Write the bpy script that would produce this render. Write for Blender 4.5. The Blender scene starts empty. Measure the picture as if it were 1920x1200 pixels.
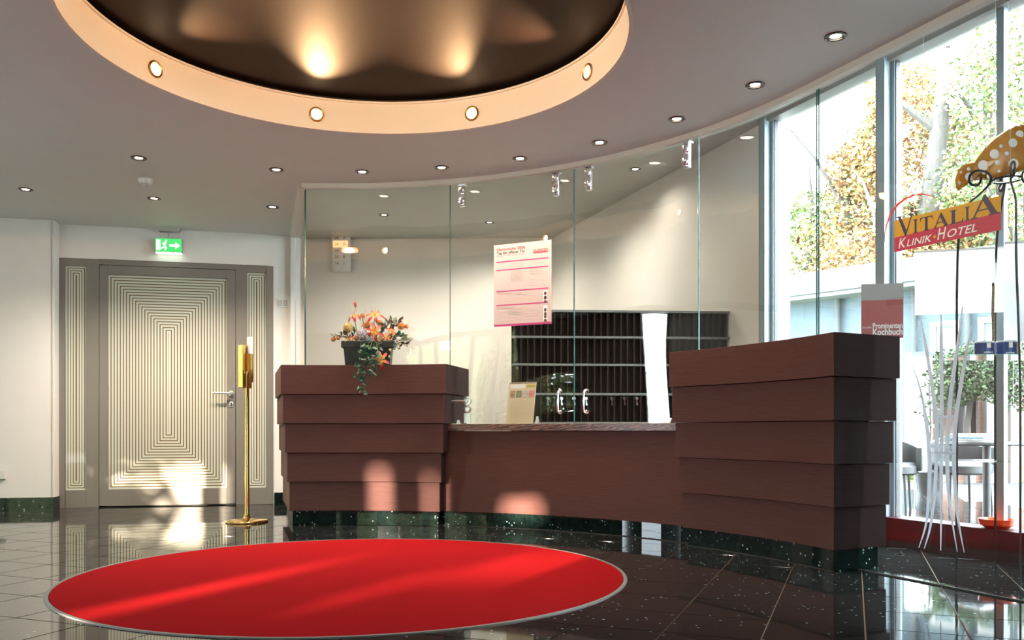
import bpy, bmesh, math, random
from mathutils import Vector, Matrix
from mathutils.geometry import tessellate_polygon
sin, cos, pi, R = math.sin, math.cos, math.pi, math.radians
rnd = random.Random(7)
SC = bpy.context.scene
COL = SC.collection

# ------------------------------------------------------------------ camera
F, HY, CH = 1630.0, 805.0, 0.716          # focal length in px, horizon row, camera height
cam_d = bpy.data.cameras.new('camera')
cam = bpy.data.objects.new('camera', cam_d); COL.objects.link(cam)
cam_d.sensor_width = 36; cam_d.lens = F / 1920 * 36
cam_d.shift_y = (HY - 600) / 1920
cam_d.clip_end = 400; cam_d.clip_start = 0.05
cam.location = (0, 0, CH); cam.rotation_euler = (R(90), 0, 0)
SC.camera = cam

# ------------------------------------------------------------------ world, sun, exposure
SUN_AZ, SUN_EL = R(26), R(8)              # light travels toward +y, turned 26 deg to +x
w = bpy.data.worlds.new('sky'); SC.world = w; w.use_nodes = True
bg = w.node_tree.nodes['Background']
bg.inputs[0].default_value = (0.80, 0.91, 1.0, 1); bg.inputs[1].default_value = 9.0
sd = bpy.data.lights.new('sun', 'SUN'); sd.energy = 14; sd.angle = R(0.5); sd.color = (1.0, 0.84, 0.66)
so = bpy.data.objects.new('sun', sd); COL.objects.link(so)
SUN_DIR = Vector((sin(SUN_AZ) * cos(SUN_EL), cos(SUN_AZ) * cos(SUN_EL), -sin(SUN_EL)))
so.rotation_euler = SUN_DIR.to_track_quat('-Z', 'Y').to_euler()
so.location = (-8, -16, 6)
for nm, loc, rot, sx, sy in (('portal_rear', (-5.15, -3.9, 1.28), (R(90), 0, 0), 2.7, 2.5),
                             ('portal_side', (-6.4, .35, 1.28), (R(90), 0, R(-90)), 8.6, 2.5),
                             ('portal_garden', (2.32, 5.2, 1.6), (R(90), 0, R(112.9)), 3.0, 2.8)):
    ld = bpy.data.lights.new(nm, 'AREA'); ld.shape = 'RECTANGLE'; ld.size = sx; ld.size_y = sy
    ld.cycles.is_portal = True
    lo = bpy.data.objects.new(nm, ld); COL.objects.link(lo); lo.location = loc; lo.rotation_euler = rot
vs = SC.view_settings
vs.view_transform = 'Standard'; vs.look = 'None'; vs.gamma = 1; vs.use_curve_mapping = False
vs.exposure = 1.83
SC.cycles.max_bounces = 8; SC.cycles.transparent_max_bounces = 14; SC.cycles.glossy_bounces = 4
SC.cycles.diffuse_bounces = 4; SC.cycles.adaptive_threshold = .02; SC.cycles.sample_clamp_indirect = 6.0
SC.cycles.caustics_reflective = False; SC.cycles.caustics_refractive = False

# ------------------------------------------------------------------ helpers
def Pz(px, py, z):
    d = F * (CH - z) / (py - HY)
    return ((px - 960) / F * d, d)
def Pd(px, py, d):
    return ((px - 960) / F * d, d, CH + (HY - py) * d / F)

class MB:
    """collects shapes for one mesh"""
    def __init__(s): s.v, s.f, s.m = [], [], []
    def face(s, pts, m=0):
        b = len(s.v); s.v += [tuple(p) for p in pts]; s.f.append(tuple(range(b, b + len(pts)))); s.m.append(m); return s
    def raw(s, v, f, m=0):
        b = len(s.v); s.v += [tuple(p) for p in v]
        for q in f: s.f.append(tuple(b + i for i in q)); s.m.append(m)
        return s
    def box(s, x0, x1, y0, y1, z0, z1, m=0):
        return s.raw([(x0,y0,z0),(x1,y0,z0),(x1,y1,z0),(x0,y1,z0),(x0,y0,z1),(x1,y0,z1),(x1,y1,z1),(x0,y1,z1)],
                     [(0,3,2,1),(4,5,6,7),(0,1,5,4),(1,2,6,5),(2,3,7,6),(3,0,4,7)], m)
    def prism(s, poly, z0, z1, m=0, me=None):
        """poly counter-clockwise in plan; me = material of the side faces"""
        n = len(poly); b = len(s.v)
        s.v += [(x, y, z0) for x, y in poly] + [(x, y, z1) for x, y in poly]
        tris = tessellate_polygon([[Vector((x, y, 0)) for x, y in poly]])
        for t in tris:
            a, c, d = [Vector(poly[i]) for i in t]
            if (c - a).cross(d - a) < 0: t = (t[0], t[2], t[1])
            s.f.append((b+t[2], b+t[1], b+t[0])); s.m.append(m)
            s.f.append((b+n+t[0], b+n+t[1], b+n+t[2])); s.m.append(m)
        for i in range(n):
            j = (i + 1) % n
            s.f.append((b+i, b+j, b+n+j, b+n+i)); s.m.append(m if me is None else me)
        return s
    def lathe(s, prof, n=20, c=(0,0,0), m=0, axis='z', close=True):
        b = len(s.v)
        for r, z in prof:
            for k in range(n):
                a = 2*pi*k/n; x, y = r*cos(a), r*sin(a)
                p = (x, y, z) if axis == 'z' else ((x, z, y) if axis == 'y' else (z, x, y))
                s.v.append((c[0]+p[0], c[1]+p[1], c[2]+p[2]))
        flip = axis == 'y'
        for i in range(len(prof)-1):
            for k in range(n):
                q = (b+i*n+k, b+i*n+(k+1)%n, b+(i+1)*n+(k+1)%n, b+(i+1)*n+k)
                s.f.append(q[::-1] if flip else q); s.m.append(m)
        if close:
            q = tuple(b+k for k in range(n)); s.f.append(q if flip else q[::-1]); s.m.append(m)
            q = tuple(b+(len(prof)-1)*n+k for k in range(n)); s.f.append(q[::-1] if flip else q); s.m.append(m)
        return s
    def tube(s, pts, r, n=8, m=0, cap=True):
        pts = [Vector(p) for p in pts]; rr = r if isinstance(r, (list, tuple)) else [r]*len(pts)
        b = len(s.v); up = None
        for i, p in enumerate(pts):
            t = (pts[min(i+1, len(pts)-1)] - pts[max(i-1, 0)]).normalized()
            if up is None:
                up = Vector((0,0,1)) if abs(t.z) < .9 else Vector((1,0,0))
            a = t.cross(up)
            if a.length < 1e-6: a = t.orthogonal()
            a.normalize(); up = a.cross(t).normalized()
            for k in range(n):
                q = p + rr[i]*(a*cos(2*pi*k/n) + up*sin(2*pi*k/n)); s.v.append(tuple(q))
        for i in range(len(pts)-1):
            for k in range(n):
                s.f.append((b+i*n+k, b+i*n+(k+1)%n, b+(i+1)*n+(k+1)%n, b+(i+1)*n+k)); s.m.append(m)
        if cap:
            s.f.append(tuple(b+k for k in range(n))[::-1]); s.m.append(m)
            s.f.append(tuple(b+(len(pts)-1)*n+k for k in range(n))); s.m.append(m)
        return s
    def build(s, name, mats, parent=None, smooth=False, bevel=0, fix=True):
        me = bpy.data.meshes.new(name); me.from_pydata(s.v, [], s.f)
        for m in (mats if isinstance(mats, (list, tuple)) else [mats]): me.materials.append(m)
        me.polygons.foreach_set('material_index', s.m)
        if fix:
            bm = bmesh.new(); bm.from_mesh(me)
            bmesh.ops.remove_doubles(bm, verts=bm.verts, dist=1e-5)
            bmesh.ops.recalc_face_normals(bm, faces=bm.faces)
            bm.to_mesh(me); bm.free()
        o = bpy.data.objects.new(name, me); COL.objects.link(o)
        if parent: o.parent = parent
        if smooth:
            for p in me.polygons: p.use_smooth = True
            if smooth != 'all':
                for e in me.edges: pass
                me.set_sharp_from_angle(angle=R(40))
        if bevel:
            bv = o.modifiers.new('bevel', 'BEVEL'); bv.width = bevel; bv.segments = 2; bv.limit_method = 'ANGLE'; bv.angle_limit = R(40)
        return o

def tag(o, label=None, cat=None, group=None, kind=None):
    for k, v in (('label', label), ('category', cat), ('group', group), ('kind', kind)):
        if v: o[k] = v
    return o
def thing(name, label, cat, loc=(0,0,0), rz=0, group=None):
    o = bpy.data.objects.new(name, None); COL.objects.link(o); o.empty_display_size = .1
    o.location = loc; o.rotation_euler = (0, 0, rz)
    return tag(o, label, cat, group)
def struct(o): o['kind'] = 'structure'; return o
def copy_tree(o, parent=None):
    c = o.copy(); COL.objects.link(c)
    if parent: c.parent = parent
    for ch in o.children: copy_tree(ch, c)
    return c
def text_mesh(txt, size, shear=0, align='LEFT', bold=0.0, space=1.0):
    cu = bpy.data.curves.new('t', 'FONT'); cu.body = txt; cu.size = size; cu.shear = shear; cu.align_x = align
    cu.offset = bold; cu.resolution_u = 3; cu.space_character = space
    ob = bpy.data.objects.new('t', cu); COL.objects.link(ob)
    dg = bpy.context.evaluated_depsgraph_get()
    me = bpy.data.meshes.new_from_object(ob.evaluated_get(dg))
    v = [tuple(x.co) for x in me.vertices]; f = [tuple(p.vertices) for p in me.polygons]
    bpy.data.objects.remove(ob); bpy.data.curves.remove(cu); bpy.data.meshes.remove(me)
    return v, f
def put_text(mb, txt, x, z, y, size, m=0, fit=None, **k):
    """flat lettering in the local xz plane, facing -y"""
    v, f = text_mesh(txt, size, **k)
    sx = 1
    if fit and v:
        wd = max(p[0] for p in v) - min(p[0] for p in v); sx = fit / wd
    mb.raw([(x + p[0]*sx, y, z + p[1]) for p in v], f, m)

# ------------------------------------------------------------------ materials
def mat(name, col=(.8,.8,.8), rough=.5, metal=0, spec=.5, emit=None, es=1, coat=0, ior=1.5, trans=0):
    m = bpy.data.materials.new(name); m.use_nodes = True
    p = m.node_tree.nodes['Principled BSDF']
    p.inputs['Base Color'].default_value = (*col, 1); p.inputs['Roughness'].default_value = rough
    p.inputs['Metallic'].default_value = metal; p.inputs['Specular IOR Level'].default_value = spec
    p.inputs['IOR'].default_value = ior; p.inputs['Coat Weight'].default_value = coat
    p.inputs['Transmission Weight'].default_value = trans
    if emit: p.inputs['Emission Color'].default_value = (*emit, 1); p.inputs['Emission Strength'].default_value = es
    return m
def nt(m): return m.node_tree.nodes, m.node_tree.links, m.node_tree.nodes['Principled BSDF']
def node(N, t, **kw):
    n = N.new(t)
    for k, v in kw.items(): setattr(n, k, v)
    return n
def math_n(N, L, op, a, b=None, c=None):
    n = N.new('ShaderNodeMath'); n.operation = op
    for i, x in enumerate((a, b, c)):
        if x is None: continue
        if isinstance(x, (int, float)): n.inputs[i].default_value = x
        else: L.new(x, n.inputs[i])
    return n.outputs[0]
def mix_col(N, L, fac, a, b):
    n = N.new('ShaderNodeMix'); n.data_type = 'RGBA'
    for i, x in ((0, fac), (6, a), (7, b)):
        if isinstance(x, (int, float)): n.inputs[i].default_value = x
        elif isinstance(x, tuple): n.inputs[i].default_value = (*x, 1)
        else: L.new(x, n.inputs[i])
    return n.outputs[2]
def coords(N, L, scale=(1,1,1), kind='Object'):
    tc = N.new('ShaderNodeTexCoord'); mp = N.new('ShaderNodeMapping'); mp.inputs['Scale'].default_value = scale
    L.new(tc.outputs[kind], mp.inputs[0]); return mp.outputs[0]
def world_coords(N, L, scale=(1,1,1)):
    g = N.new('ShaderNodeNewGeometry'); mp = N.new('ShaderNodeMapping'); mp.inputs['Scale'].default_value = scale
    L.new(g.outputs['Position'], mp.inputs[0]); return mp.outputs[0]
def noise(N, L, vec, scale, detail=3, rough=.55):
    n = N.new('ShaderNodeTexNoise'); n.inputs['Scale'].default_value = scale; n.inputs['Detail'].default_value = detail
    n.inputs['Roughness'].default_value = rough; L.new(vec, n.inputs['Vector']); return n.outputs[0]
def ramp(N, L, fac, stops):
    n = N.new('ShaderNodeValToRGB'); e = n.color_ramp.elements
    while len(e) < len(stops): e.new(.5)
    for i, (p, c) in enumerate(stops): e[i].position = p; e[i].color = (*c, 1)
    L.new(fac, n.inputs[0]); return n.outputs[0]
def bump(N, L, P, h, strength, dist=.01):
    b = N.new('ShaderNodeBump'); b.inputs['Strength'].default_value = strength; b.inputs['Distance'].default_value = dist
    L.new(h, b.inputs['Height']); L.new(b.outputs[0], P.inputs['Normal'])
def grained(name, c0, c1, scale, rough, stretch=(1,1,1), bmp=0, **k):
    m = mat(name, c0, rough, **k); N, L, P = nt(m)
    n = noise(N, L, world_coords(N, L, stretch), scale)
    L.new(ramp(N, L, n, [(.3, c0), (.7, c1)]), P.inputs['Base Color'])
    if bmp: bump(N, L, P, n, bmp)
    return m

M = {}
M['wall'] = grained('white_plaster', (.83,.815,.78), (.85,.835,.80), 6, .75)
M['wallpaint'] = grained('office_plaster', (.82,.775,.72), (.84,.80,.75), 5, .75)
M['ceil'] = grained('ceiling_plaster', (.74,.765,.73), (.76,.785,.75), 4, .6)
M['trim'] = mat('cream_trim', (.80,.74,.65), .4)
M['rim'] = mat('rim_plaster', (.86,.80,.70), .6)
M['dome'] = grained('dark_brown_lacquer', (.021,.012,.0085), (.026,.015,.0105), 3, .6, spec=.25)
def granite(name, base, flake, amount, spec=.5):
    m = mat(name, base, .045, spec=spec, ior=1.62); N, L, P = nt(m)
    vec = world_coords(N, L)
    vo = N.new('ShaderNodeTexVoronoi'); vo.inputs['Scale'].default_value = 55; L.new(vec, vo.inputs['Vector'])
    sep = N.new('ShaderNodeSeparateColor'); L.new(vo.outputs['Color'], sep.inputs[0])
    near = math_n(N, L, 'LESS_THAN', vo.outputs['Distance'], .30)
    few = math_n(N, L, 'GREATER_THAN', sep.outputs[0], 1 - amount)
    fl = math_n(N, L, 'MULTIPLY', near, few)
    cloud = ramp(N, L, noise(N, L, vec, 30, 4), [(.35, base), (.75, tuple(min(1, c*2.4) for c in base))])
    L.new(mix_col(N, L, fl, cloud, flake), P.inputs['Base Color'])
    return m
M['granite'] = granite('black_pearl_granite', (.010,.011,.011), (.30,.40,.42), .05)
M['granite_g'] = granite('green_pearl_granite', (.004,.009,.008), (.34,.48,.45), .10, .25)
M['grout'] = mat('brown_grout', (.30,.19,.11), .8)
M['seal'] = mat('grey_sealant', (.06,.055,.05), .8, spec=.1)
def wood(name, c0, c1, rough):
    m = mat(name, c0, rough, spec=.06); N, L, P = nt(m)
    n = noise(N, L, world_coords(N, L, (2.2,2.2,60)), 3.2, 4)
    L.new(ramp(N, L, n, [(.25, c0), (.75, c1)]), P.inputs['Base Color'])
    return m
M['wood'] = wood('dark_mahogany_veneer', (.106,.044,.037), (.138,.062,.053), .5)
M['wood_shade'] = wood('shade_dark_veneer', (.022,.011,.0095), (.030,.015,.013), .5)  # darker copy of the counter wood, shade of the end faces put into colour
def worktop_mat():
    m = mat('brown_figured_wood', (.1,.04,.02), .35); N, L, P = nt(m)
    wv = N.new('ShaderNodeTexWave'); wv.wave_type = 'RINGS'; wv.inputs['Scale'].default_value = 5
    wv.inputs['Distortion'].default_value = 9; wv.inputs['Detail'].default_value = 3; wv.inputs['Detail Scale'].default_value = 2
    L.new(world_coords(N, L, (1,1,6)), wv.inputs['Vector'])
    L.new(ramp(N, L, wv.outputs[0], [(.2, (.05,.018,.012)), (.8, (.22,.10,.07))]), P.inputs['Base Color'])
    return m
M['worktop'] = worktop_mat()
def carpet_mat():
    m = mat('red_carpet', (.42,.018,.020), .95, spec=.02); N, L, P = nt(m)
    v = world_coords(N, L)
    n = noise(N, L, v, 420, 2); n2 = noise(N, L, v, 3, 2)
    c = ramp(N, L, n, [(.3, (.25,.005,.007)), (.7, (.38,.009,.011))])
    L.new(c, P.inputs['Base Color']); bump(N, L, P, n, .5, .004)
    P.inputs['Sheen Weight'].default_value = .0; P.inputs['Sheen Tint'].default_value = (1,.35,.3,1)
    return m
M['carpet'] = carpet_mat()
M['steel'] = mat('brushed_steel', (.42,.40,.37), .38, metal=.9)
M['ring_grey'] = mat('dull_grey_metal_edge', (.17,.165,.155), .55, metal=.2)
M['dark_chrome'] = mat('dark_chrome', (.10,.09,.085), .25, metal=.8)
M['chrome'] = mat('chrome', (.85,.85,.86), .12, metal=1)
M['satin'] = mat('satin_aluminium', (.62,.64,.66), .3, metal=.7)
M['brass'] = mat('polished_brass', (.86,.60,.22), .13, metal=1)
M['brass_d'] = mat('dull_brass', (.50,.28,.08), .3, metal=1)
M['taupe'] = mat('taupe_metal_paint', (.225,.208,.185), .42, spec=.4)
M['taupe_d'] = mat('dark_gap', (.02,.02,.018), .6)
M['white'] = mat('white_plastic', (.80,.79,.76), .35)
M['offwhite'] = mat('off_white_plastic', (.55,.54,.50), .4)
M['black'] = mat('black_lacquer', (.012,.012,.013), .4)
M['iron'] = mat('wrought_iron', (.020,.014,.012), .4, metal=.3)
M['alu'] = mat('pale_blue_aluminium', (.26,.33,.37), .4)
M['alu_g'] = mat('grey_aluminium', (.30,.29,.27), .45)
M['paper'] = mat('white_paper', (.92,.92,.92), .8)
def glass_mat(name, wav=0.0, tint=(.93,.97,.955), f0=.045, ws=1.2):
    m = bpy.data.materials.new(name); m.use_nodes = True; N = m.node_tree.nodes; L = m.node_tree.links; N.clear()
    out = N.new('ShaderNodeOutputMaterial'); tr = N.new('ShaderNodeBsdfTransparent'); gl = N.new('ShaderNodeBsdfGlossy')
    gl.inputs['Roughness'].default_value = 0.0; tr.inputs[0].default_value = (*tint, 1); gl.inputs[0].default_value = (1,1,1,1)
    lw = N.new('ShaderNodeLayerWeight'); lw.inputs[0].default_value = .5
    p5 = math_n(N, L, 'POWER', lw.outputs['Facing'], 5.0)
    fac = math_n(N, L, 'MULTIPLY_ADD', p5, 1 - f0, f0)
    mx = N.new('ShaderNodeMixShader'); L.new(fac, mx.inputs[0]); L.new(tr.outputs[0], mx.inputs[1]); L.new(gl.outputs[0], mx.inputs[2])
    L.new(mx.outputs[0], out.inputs[0])
    if wav:
        n = noise(N, L, world_coords(N, L, (1,1,.45)), ws, 1)
        b = N.new('ShaderNodeBump'); b.inputs['Strength'].default_value = wav; b.inputs['Distance'].default_value = .02
        L.new(n, b.inputs['Height']); L.new(b.outputs[0], gl.inputs['Normal'])
    return m
M['glass'] = glass_mat('bent_clear_glass', .9, (.955,.98,.97))
M['glass_flat'] = glass_mat('clear_window_glass', .06, (.97,.985,.98), .028)
M['glass_edge'] = mat('green_glass_edge', (.03,.10,.085), .15)
M['shelf_glass'] = glass_mat('green_shelf_glass', 0, (.80,.92,.90), .06)
def emis(name, col, s):
    m = bpy.data.materials.new(name); m.use_nodes = True; N = m.node_tree.nodes; L = m.node_tree.links; N.clear()
    o = N.new('ShaderNodeOutputMaterial'); e = N.new('ShaderNodeEmission'); e.inputs[0].default_value = (*col, 1); e.inputs[1].default_value = s
    L.new(e.outputs[0], o.inputs[0]); return m
M['lamp'] = emis('halogen_glow', (1.0, .80, .58), 9)
M['lamp_hot'] = emis('halogen_glow_warm', (1.0, .72, .42), 10)
M['exit_green'] = emis('exit_sign_green', (.05, .45, .10), .55)
M['exit_white'] = emis('exit_sign_white', (.86, 1.0, .80), .9)
M['amber'] = emis('amber_lit_field', (1.0, .42, .20), .55)

# ------------------------------------------------------------------ plan of the place
CX, CY, GR = -1.31, 3.41, 3.226           # centre and radius of the bent glass wall
def arc(r, t): return (CX + r*cos(R(t)), CY + r*sin(R(t)))
T_END, T_STR = 94.6, 23.5                 # left end of the arc, where the straight pane starts
def arc_pts(r, t0, t1, n=24): return [arc(r, t0 + (t1-t0)*i/n) for i in range(n+1)]
SDIR = Vector((.40, -.9165)).normalized() # straight pane direction
S0 = Vector(arc(GR, T_STR)); S1 = S0 + SDIR*2.6
RET0 = Vector(arc(GR, T_END)); RET1 = Vector((-2.08, 8.36))
HC, HO = 2.58, 3.05                       # lobby soffit, office ceiling
WA = math.atan(.2256)                     # door wall direction
def wall_pt(s, off=0.0):                  # s metres along the door wall from its corner, off toward the room
    return Vector((-4.115 + s*cos(WA) + off*sin(WA), 7.902 + s*sin(WA) - off*cos(WA)))
W0, W1 = Vector((.49, 10.6)), Vector((1.93, 6.56))
WDIR = Vector((.389, -.921)).normalized(); W3 = W1 + WDIR*5.0
RIMC, RIMR, RIMT = (-.75, 4.17), 1.30, 2.76
MATC, MATR = (-.79, 4.31), 1.355

# ------------------------------------------------------------------ floor
TP, TA = .3333, .374
tn = Vector((cos(TA), -sin(TA))); tu = Vector((sin(TA), cos(TA)))
floor = MB(); floor.box(-6.6, 4.6, -4.1, 11.0, -.12, -.006)
floor_o = struct(floor.build('floor', M['grout']))
tmb = MB(); g = .0026; bw = TP/2 - g
tmb.raw([(-bw,-bw,-.02),(bw,-bw,-.02),(bw,bw,-.02),(-bw,bw,-.02),(-bw,-bw,-.0008),(bw,-bw,-.0008),(bw,bw,-.0008),(-bw,bw,-.0008),
         (-bw+.001,-bw+.001,0),(bw-.001,-bw+.001,0),(bw-.001,bw-.001,0),(-bw+.001,bw-.001,0)],
        [(0,1,5,4),(1,2,6,5),(2,3,7,6),(3,0,4,7),(4,5,9,8),(5,6,10,9),(6,7,11,10),(7,4,8,11),(8,9,10,11)])
tile0 = tmb.build('tile', M['granite'], floor_o, fix=False); tile0.rotation_euler = (0, 0, -TA)
rest = MB(); cells = []
for i in range(-40, 40):
    for j in range(-30, 45):
        c = tn*(.04 + TP*(i+.5)) + tu*(5.385 + TP*(j+.5))
        if not (-6.7 < c.x < 4.7 and -4.3 < c.y < 11.1): continue
        if math.hypot(c.x-MATC[0], c.y-MATC[1]) < MATR - .26: continue
        px = 960 + F*c.x/max(c.y, .1); py = HY + F*CH/max(c.y, .1)
        seen = c.y > 2 and -90 < px < 2010 and py < 1280
        if seen:                                           # hidden behind counters and walls
            r = math.hypot(c.x-CX, c.y-CY)
            if c.y > 4.5 and r > 3.3 and c.x > -1.7 and px < 1600: seen = False
            if c.y > 8.6 or (c.x > 2.0 and (c - W1).dot(Vector((WDIR.y, -WDIR.x))) < -.2): seen = False
        cells.append((seen, c))
first = True; nt_ = 0
for seen, c in sorted(cells, key=lambda q: -q[0]):
    if seen and nt_ < 300:
        o = tile0 if first else tile0.copy()
        if not first: COL.objects.link(o)
        first = False; nt_ += 1
        o.location = (c.x, c.y, 0)
    else:
        rest.raw([tuple((c + tn*a + tu*b).to_3d()) for a, b in ((-bw,-bw),(bw,-bw),(bw,bw),(-bw,bw))], [(0,1,2,3)])
        q = rest
ro = rest.build('tile_field', M['granite'], floor_o, fix=False); ro['kind'] = 'stuff'
for p in ro.data.polygons: pass

# ------------------------------------------------------------------ lobby soffit with the round recess
outer = arc_pts(GR+.03, T_STR, T_END, 40) + [tuple(RET1 + Vector((.02, .02)))] + [tuple(wall_pt(-3.4, -.1)), (-6.6, 7.2), (-6.6, -4.1), (3.3, -4.1), (3.3, 1.2), tuple(S1 + Vector((.03, .015)))]
hole = [(RIMC[0]+RIMR*cos(2*pi*k/96), RIMC[1]+RIMR*sin(2*pi*k/96)) for k in range(96)]
pts = outer + hole
cm = MB()
for t in tessellate_polygon([[Vector((*p, 0)) for p in outer], [Vector((*p, 0)) for p in hole]]):
    cm.face([(*pts[i], HC) for i in t])
    cm.face([(*pts[i], HC+.47) for i in t])
for i in range(len(outer)):
    a, b = outer[i], outer[(i+1) % len(outer)]
    cm.face([(*a, HC), (*b, HC), (*b, HO), (*a, HO)])
ceil_o = struct(cm.build('ceiling', M['ceil']))
rm = MB(); n = 96
rm.lathe([(RIMR, HC-.004), (RIMR, RIMT), (RIMR-.012, RIMT), (RIMR-.012, RIMT+.012), (RIMR+.02, RIMT+.012), (RIMR+.02, HC-.004)], n, (*RIMC, 0), close=False)
rm.lathe([(RIMR, HC-.004), (RIMR+.02, HC-.004)], n, (*RIMC, 0), close=False)
rm.build('recess_rim', M['rim'], ceil_o, smooth=True)
dm = MB(); dm.lathe([(.001, RIMT+.045), (RIMR+.06, RIMT+.045), (RIMR+.06, RIMT+.06), (.001, RIMT+.06)], n, (*RIMC, 0), close=False)
dm.lathe([(RIMR+.05, RIMT), (RIMR+.05, RIMT+.05)], n, (*RIMC, 0), close=False)
dm.build('recess_panel', M['dome'], ceil_o)
oc = MB(); roof = [(-6.8, -4.3), (3.5, -4.3), tuple(W3 + Vector((.12, .0))), tuple(W1 + Vector((.13, .05))), tuple(W0 + Vector((.25, .25))), (-2.9, 10.9), (-6.8, 9.0)]
oc.prism(roof, HO, HO+.3)
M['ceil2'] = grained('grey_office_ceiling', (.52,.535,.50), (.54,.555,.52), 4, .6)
up_ = MB(); up_.prism(roof, HO+.3, 10.5); struct(up_.build('wall_upper_sun_block', M['wall']))  # unseen block added above the roof to shade the garden pavilion
struct(oc.build('ceiling_office', M['ceil2']))
# cream bead along the glass head
def sweep_arc(mb, r0, r1, t0, t1, z0, z1, n=48, m=0, me=None):
    poly = arc_pts(r1, t0, t1, n) + arc_pts(r0, t1, t0, n)
    mb.prism(poly, z0, z1, m, me); return mb
def strip(mb, a, b, wdt, z0, z1, m=0, me=None, off=0):
    a, b = Vector(a), Vector(b); d = (b-a).normalized(); nrm = Vector((-d.y, d.x))
    q = [a+nrm*(off-wdt/2), b+nrm*(off-wdt/2), b+nrm*(off+wdt/2), a+nrm*(off+wdt/2)]
    mb.prism([tuple(p) for p in q], z0, z1, m, me); return mb
tr = MB(); sweep_arc(tr, GR-.05, GR-.012, T_STR, T_END+.5, HC-.034, HC+.002)
strip(tr, S0, S1, .038, HC-.034, HC+.002, off=-.031); strip(tr, RET0, RET1, .05, HC-.034, HC+.002, off=.03)
struct(tr.build('trim_1', M['trim']))

# ------------------------------------------------------------------ walls
def wall_strip(name, a, b, z0, z1, th, m, side=1):
    mb = MB(); strip(mb, a, b, th, z0, z1, off=side*th/2); return struct(mb.build(name, m))
wl = MB()
strip(wl, wall_pt(-3.2, .15), wall_pt(-.012, .15), .25, 0, HC+.02, off=.125)
struct(wl.build('wall_left', M['wall']))
wd = MB()                                  # door wall: above the door and right of it
strip(wd, wall_pt(-.02), wall_pt(1.885), .2, 2.277, HC+.02, off=.1)
strip(wd, wall_pt(1.878), wall_pt(2.12), .2, 0, HC+.02, off=.1)
strip(wd, wall_pt(-.03), wall_pt(0), .3, 0, HC, off=0.0)
struct(wd.build('wall_door', M['wall']))
wo = MB()
strip(wo, (-2.06, 8.36), (-2.6, 10.66), .15, 0, HO, off=.075)
struct(wo.build('wall_office_side', M['wallpaint']))
wall_strip('wall_back', (-2.7, 10.66), (.60, 10.6), 0, HO, .2, M['wallpaint'])
wa = MB(); strip(wa, W0, W1, .2, 0, HO, off=.1); struct(wa.build('wall_right', M['wallpaint']))
# lobby side and rear (behind the camera): glazed front with posts
wq = MB()
wq.box(-6.65, -6.5, 4.7, 7.6, 0, HC)
struct(wq.build('wall_side', M['wall']))
wr = MB(); wr.box(-6.62, -6.5, .62, 2.6, 0, 1.0); wr.box(-6.62, -6.5, .62, 2.6, 1.62, 2.5); wr.box(-6.62, -6.5, 2.6, 3.85, 0, 2.5)
strip(wr, (3.25, -4.0), (3.25, 1.3), .2, 0, HC, off=-.1); strip(wr, (3.25, 1.25), tuple(S1 + Vector((.10, -.12))), .15, 0, HC, off=0); wr.box(-3.8, 3.3, -4.1, -4.0, 0, 2.5)
wr.box(-6.6, 3.3, -4.15, -4.0, 2.48, HO); wr.box(-6.65, -6.45, -4.15, 7.6, 2.48, HO)
struct(wr.build('wall_rear', mat('dark_oak_panelling', (.13,.095,.07), .6)))
bb = MB(); strip(bb, wall_pt(-3.2, .165), wall_pt(-.0, .165), .02, 0, .112, off=.0)
strip(bb, wall_pt(-.0, .165), wall_pt(.0, -.02), .015, 0, .112)
struct(bb.build('baseboard_left', M['granite_g']))
bb = MB(); strip(bb, wall_pt(1.888, .012), wall_pt(2.12, .012), .02, 0, .112)
struct(bb.build('baseboard_door', M['granite_g']))
pw = MB(); strip(pw, wall_pt(2.04, .02), wall_pt(2.08, .02), .09, 0, HC)
struct(pw.build('trim_2', M['wall']))
# ------------------------------------------------------------------ the door
door = struct(bpy.data.objects.new('door_1', None)); COL.objects.link(door)
p = wall_pt(0); door.location = (p.x, p.y, 0); door.rotation_euler = (0, 0, WA)
def frame_rect(mb, x0, x1, z0, z1, wx, wz, y0, y1, zb=None):
    zb = wz if zb is None else zb
    mb.box(x0, x0+wx, y0, y1, z0, z1); mb.box(x1-wx, x1, y0, y1, z0, z1)
    mb.box(x0+wx, x1-wx, y0, y1, z1-wz, z1); mb.box(x0+wx, x1-wx, y0, y1, z0, z0+zb)
fr = MB()                                   # outer frame with two side lights
y0, y1 = -.01, .07
fr.box(0, .052, y0, y1, 0, 2.275); fr.box(.228, .334, y0, y1, 0, 2.275); fr.box(1.537, 1.636, y0, y1, 0, 2.275); fr.box(1.812, 1.878, y0, y1, 0, 2.275)
fr.box(.052, .228, y0, y1, 2.205, 2.275); fr.box(.334, 1.537, y0, y1, 2.226, 2.275); fr.box(1.636, 1.812, y0, y1, 2.205, 2.275)
fr.box(.052, .228, y0, y1, 0, .162); fr.box(1.636, 1.812, y0, y1, 0, .162)
fr.build('frame', M['taupe'], door, bevel=.003)
gap = MB(); gap.box(.33, 1.54, .03, .06, 0.0, 2.24); gap.build('rebate', M['taupe_d'], door)
lf = MB(); frame_rect(lf, .339, 1.532, .014, 2.221, .074, .083, -.014, .03, zb=.15)
leaf = lf.build('leaf', M['taupe'], door, bevel=.003)
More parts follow.
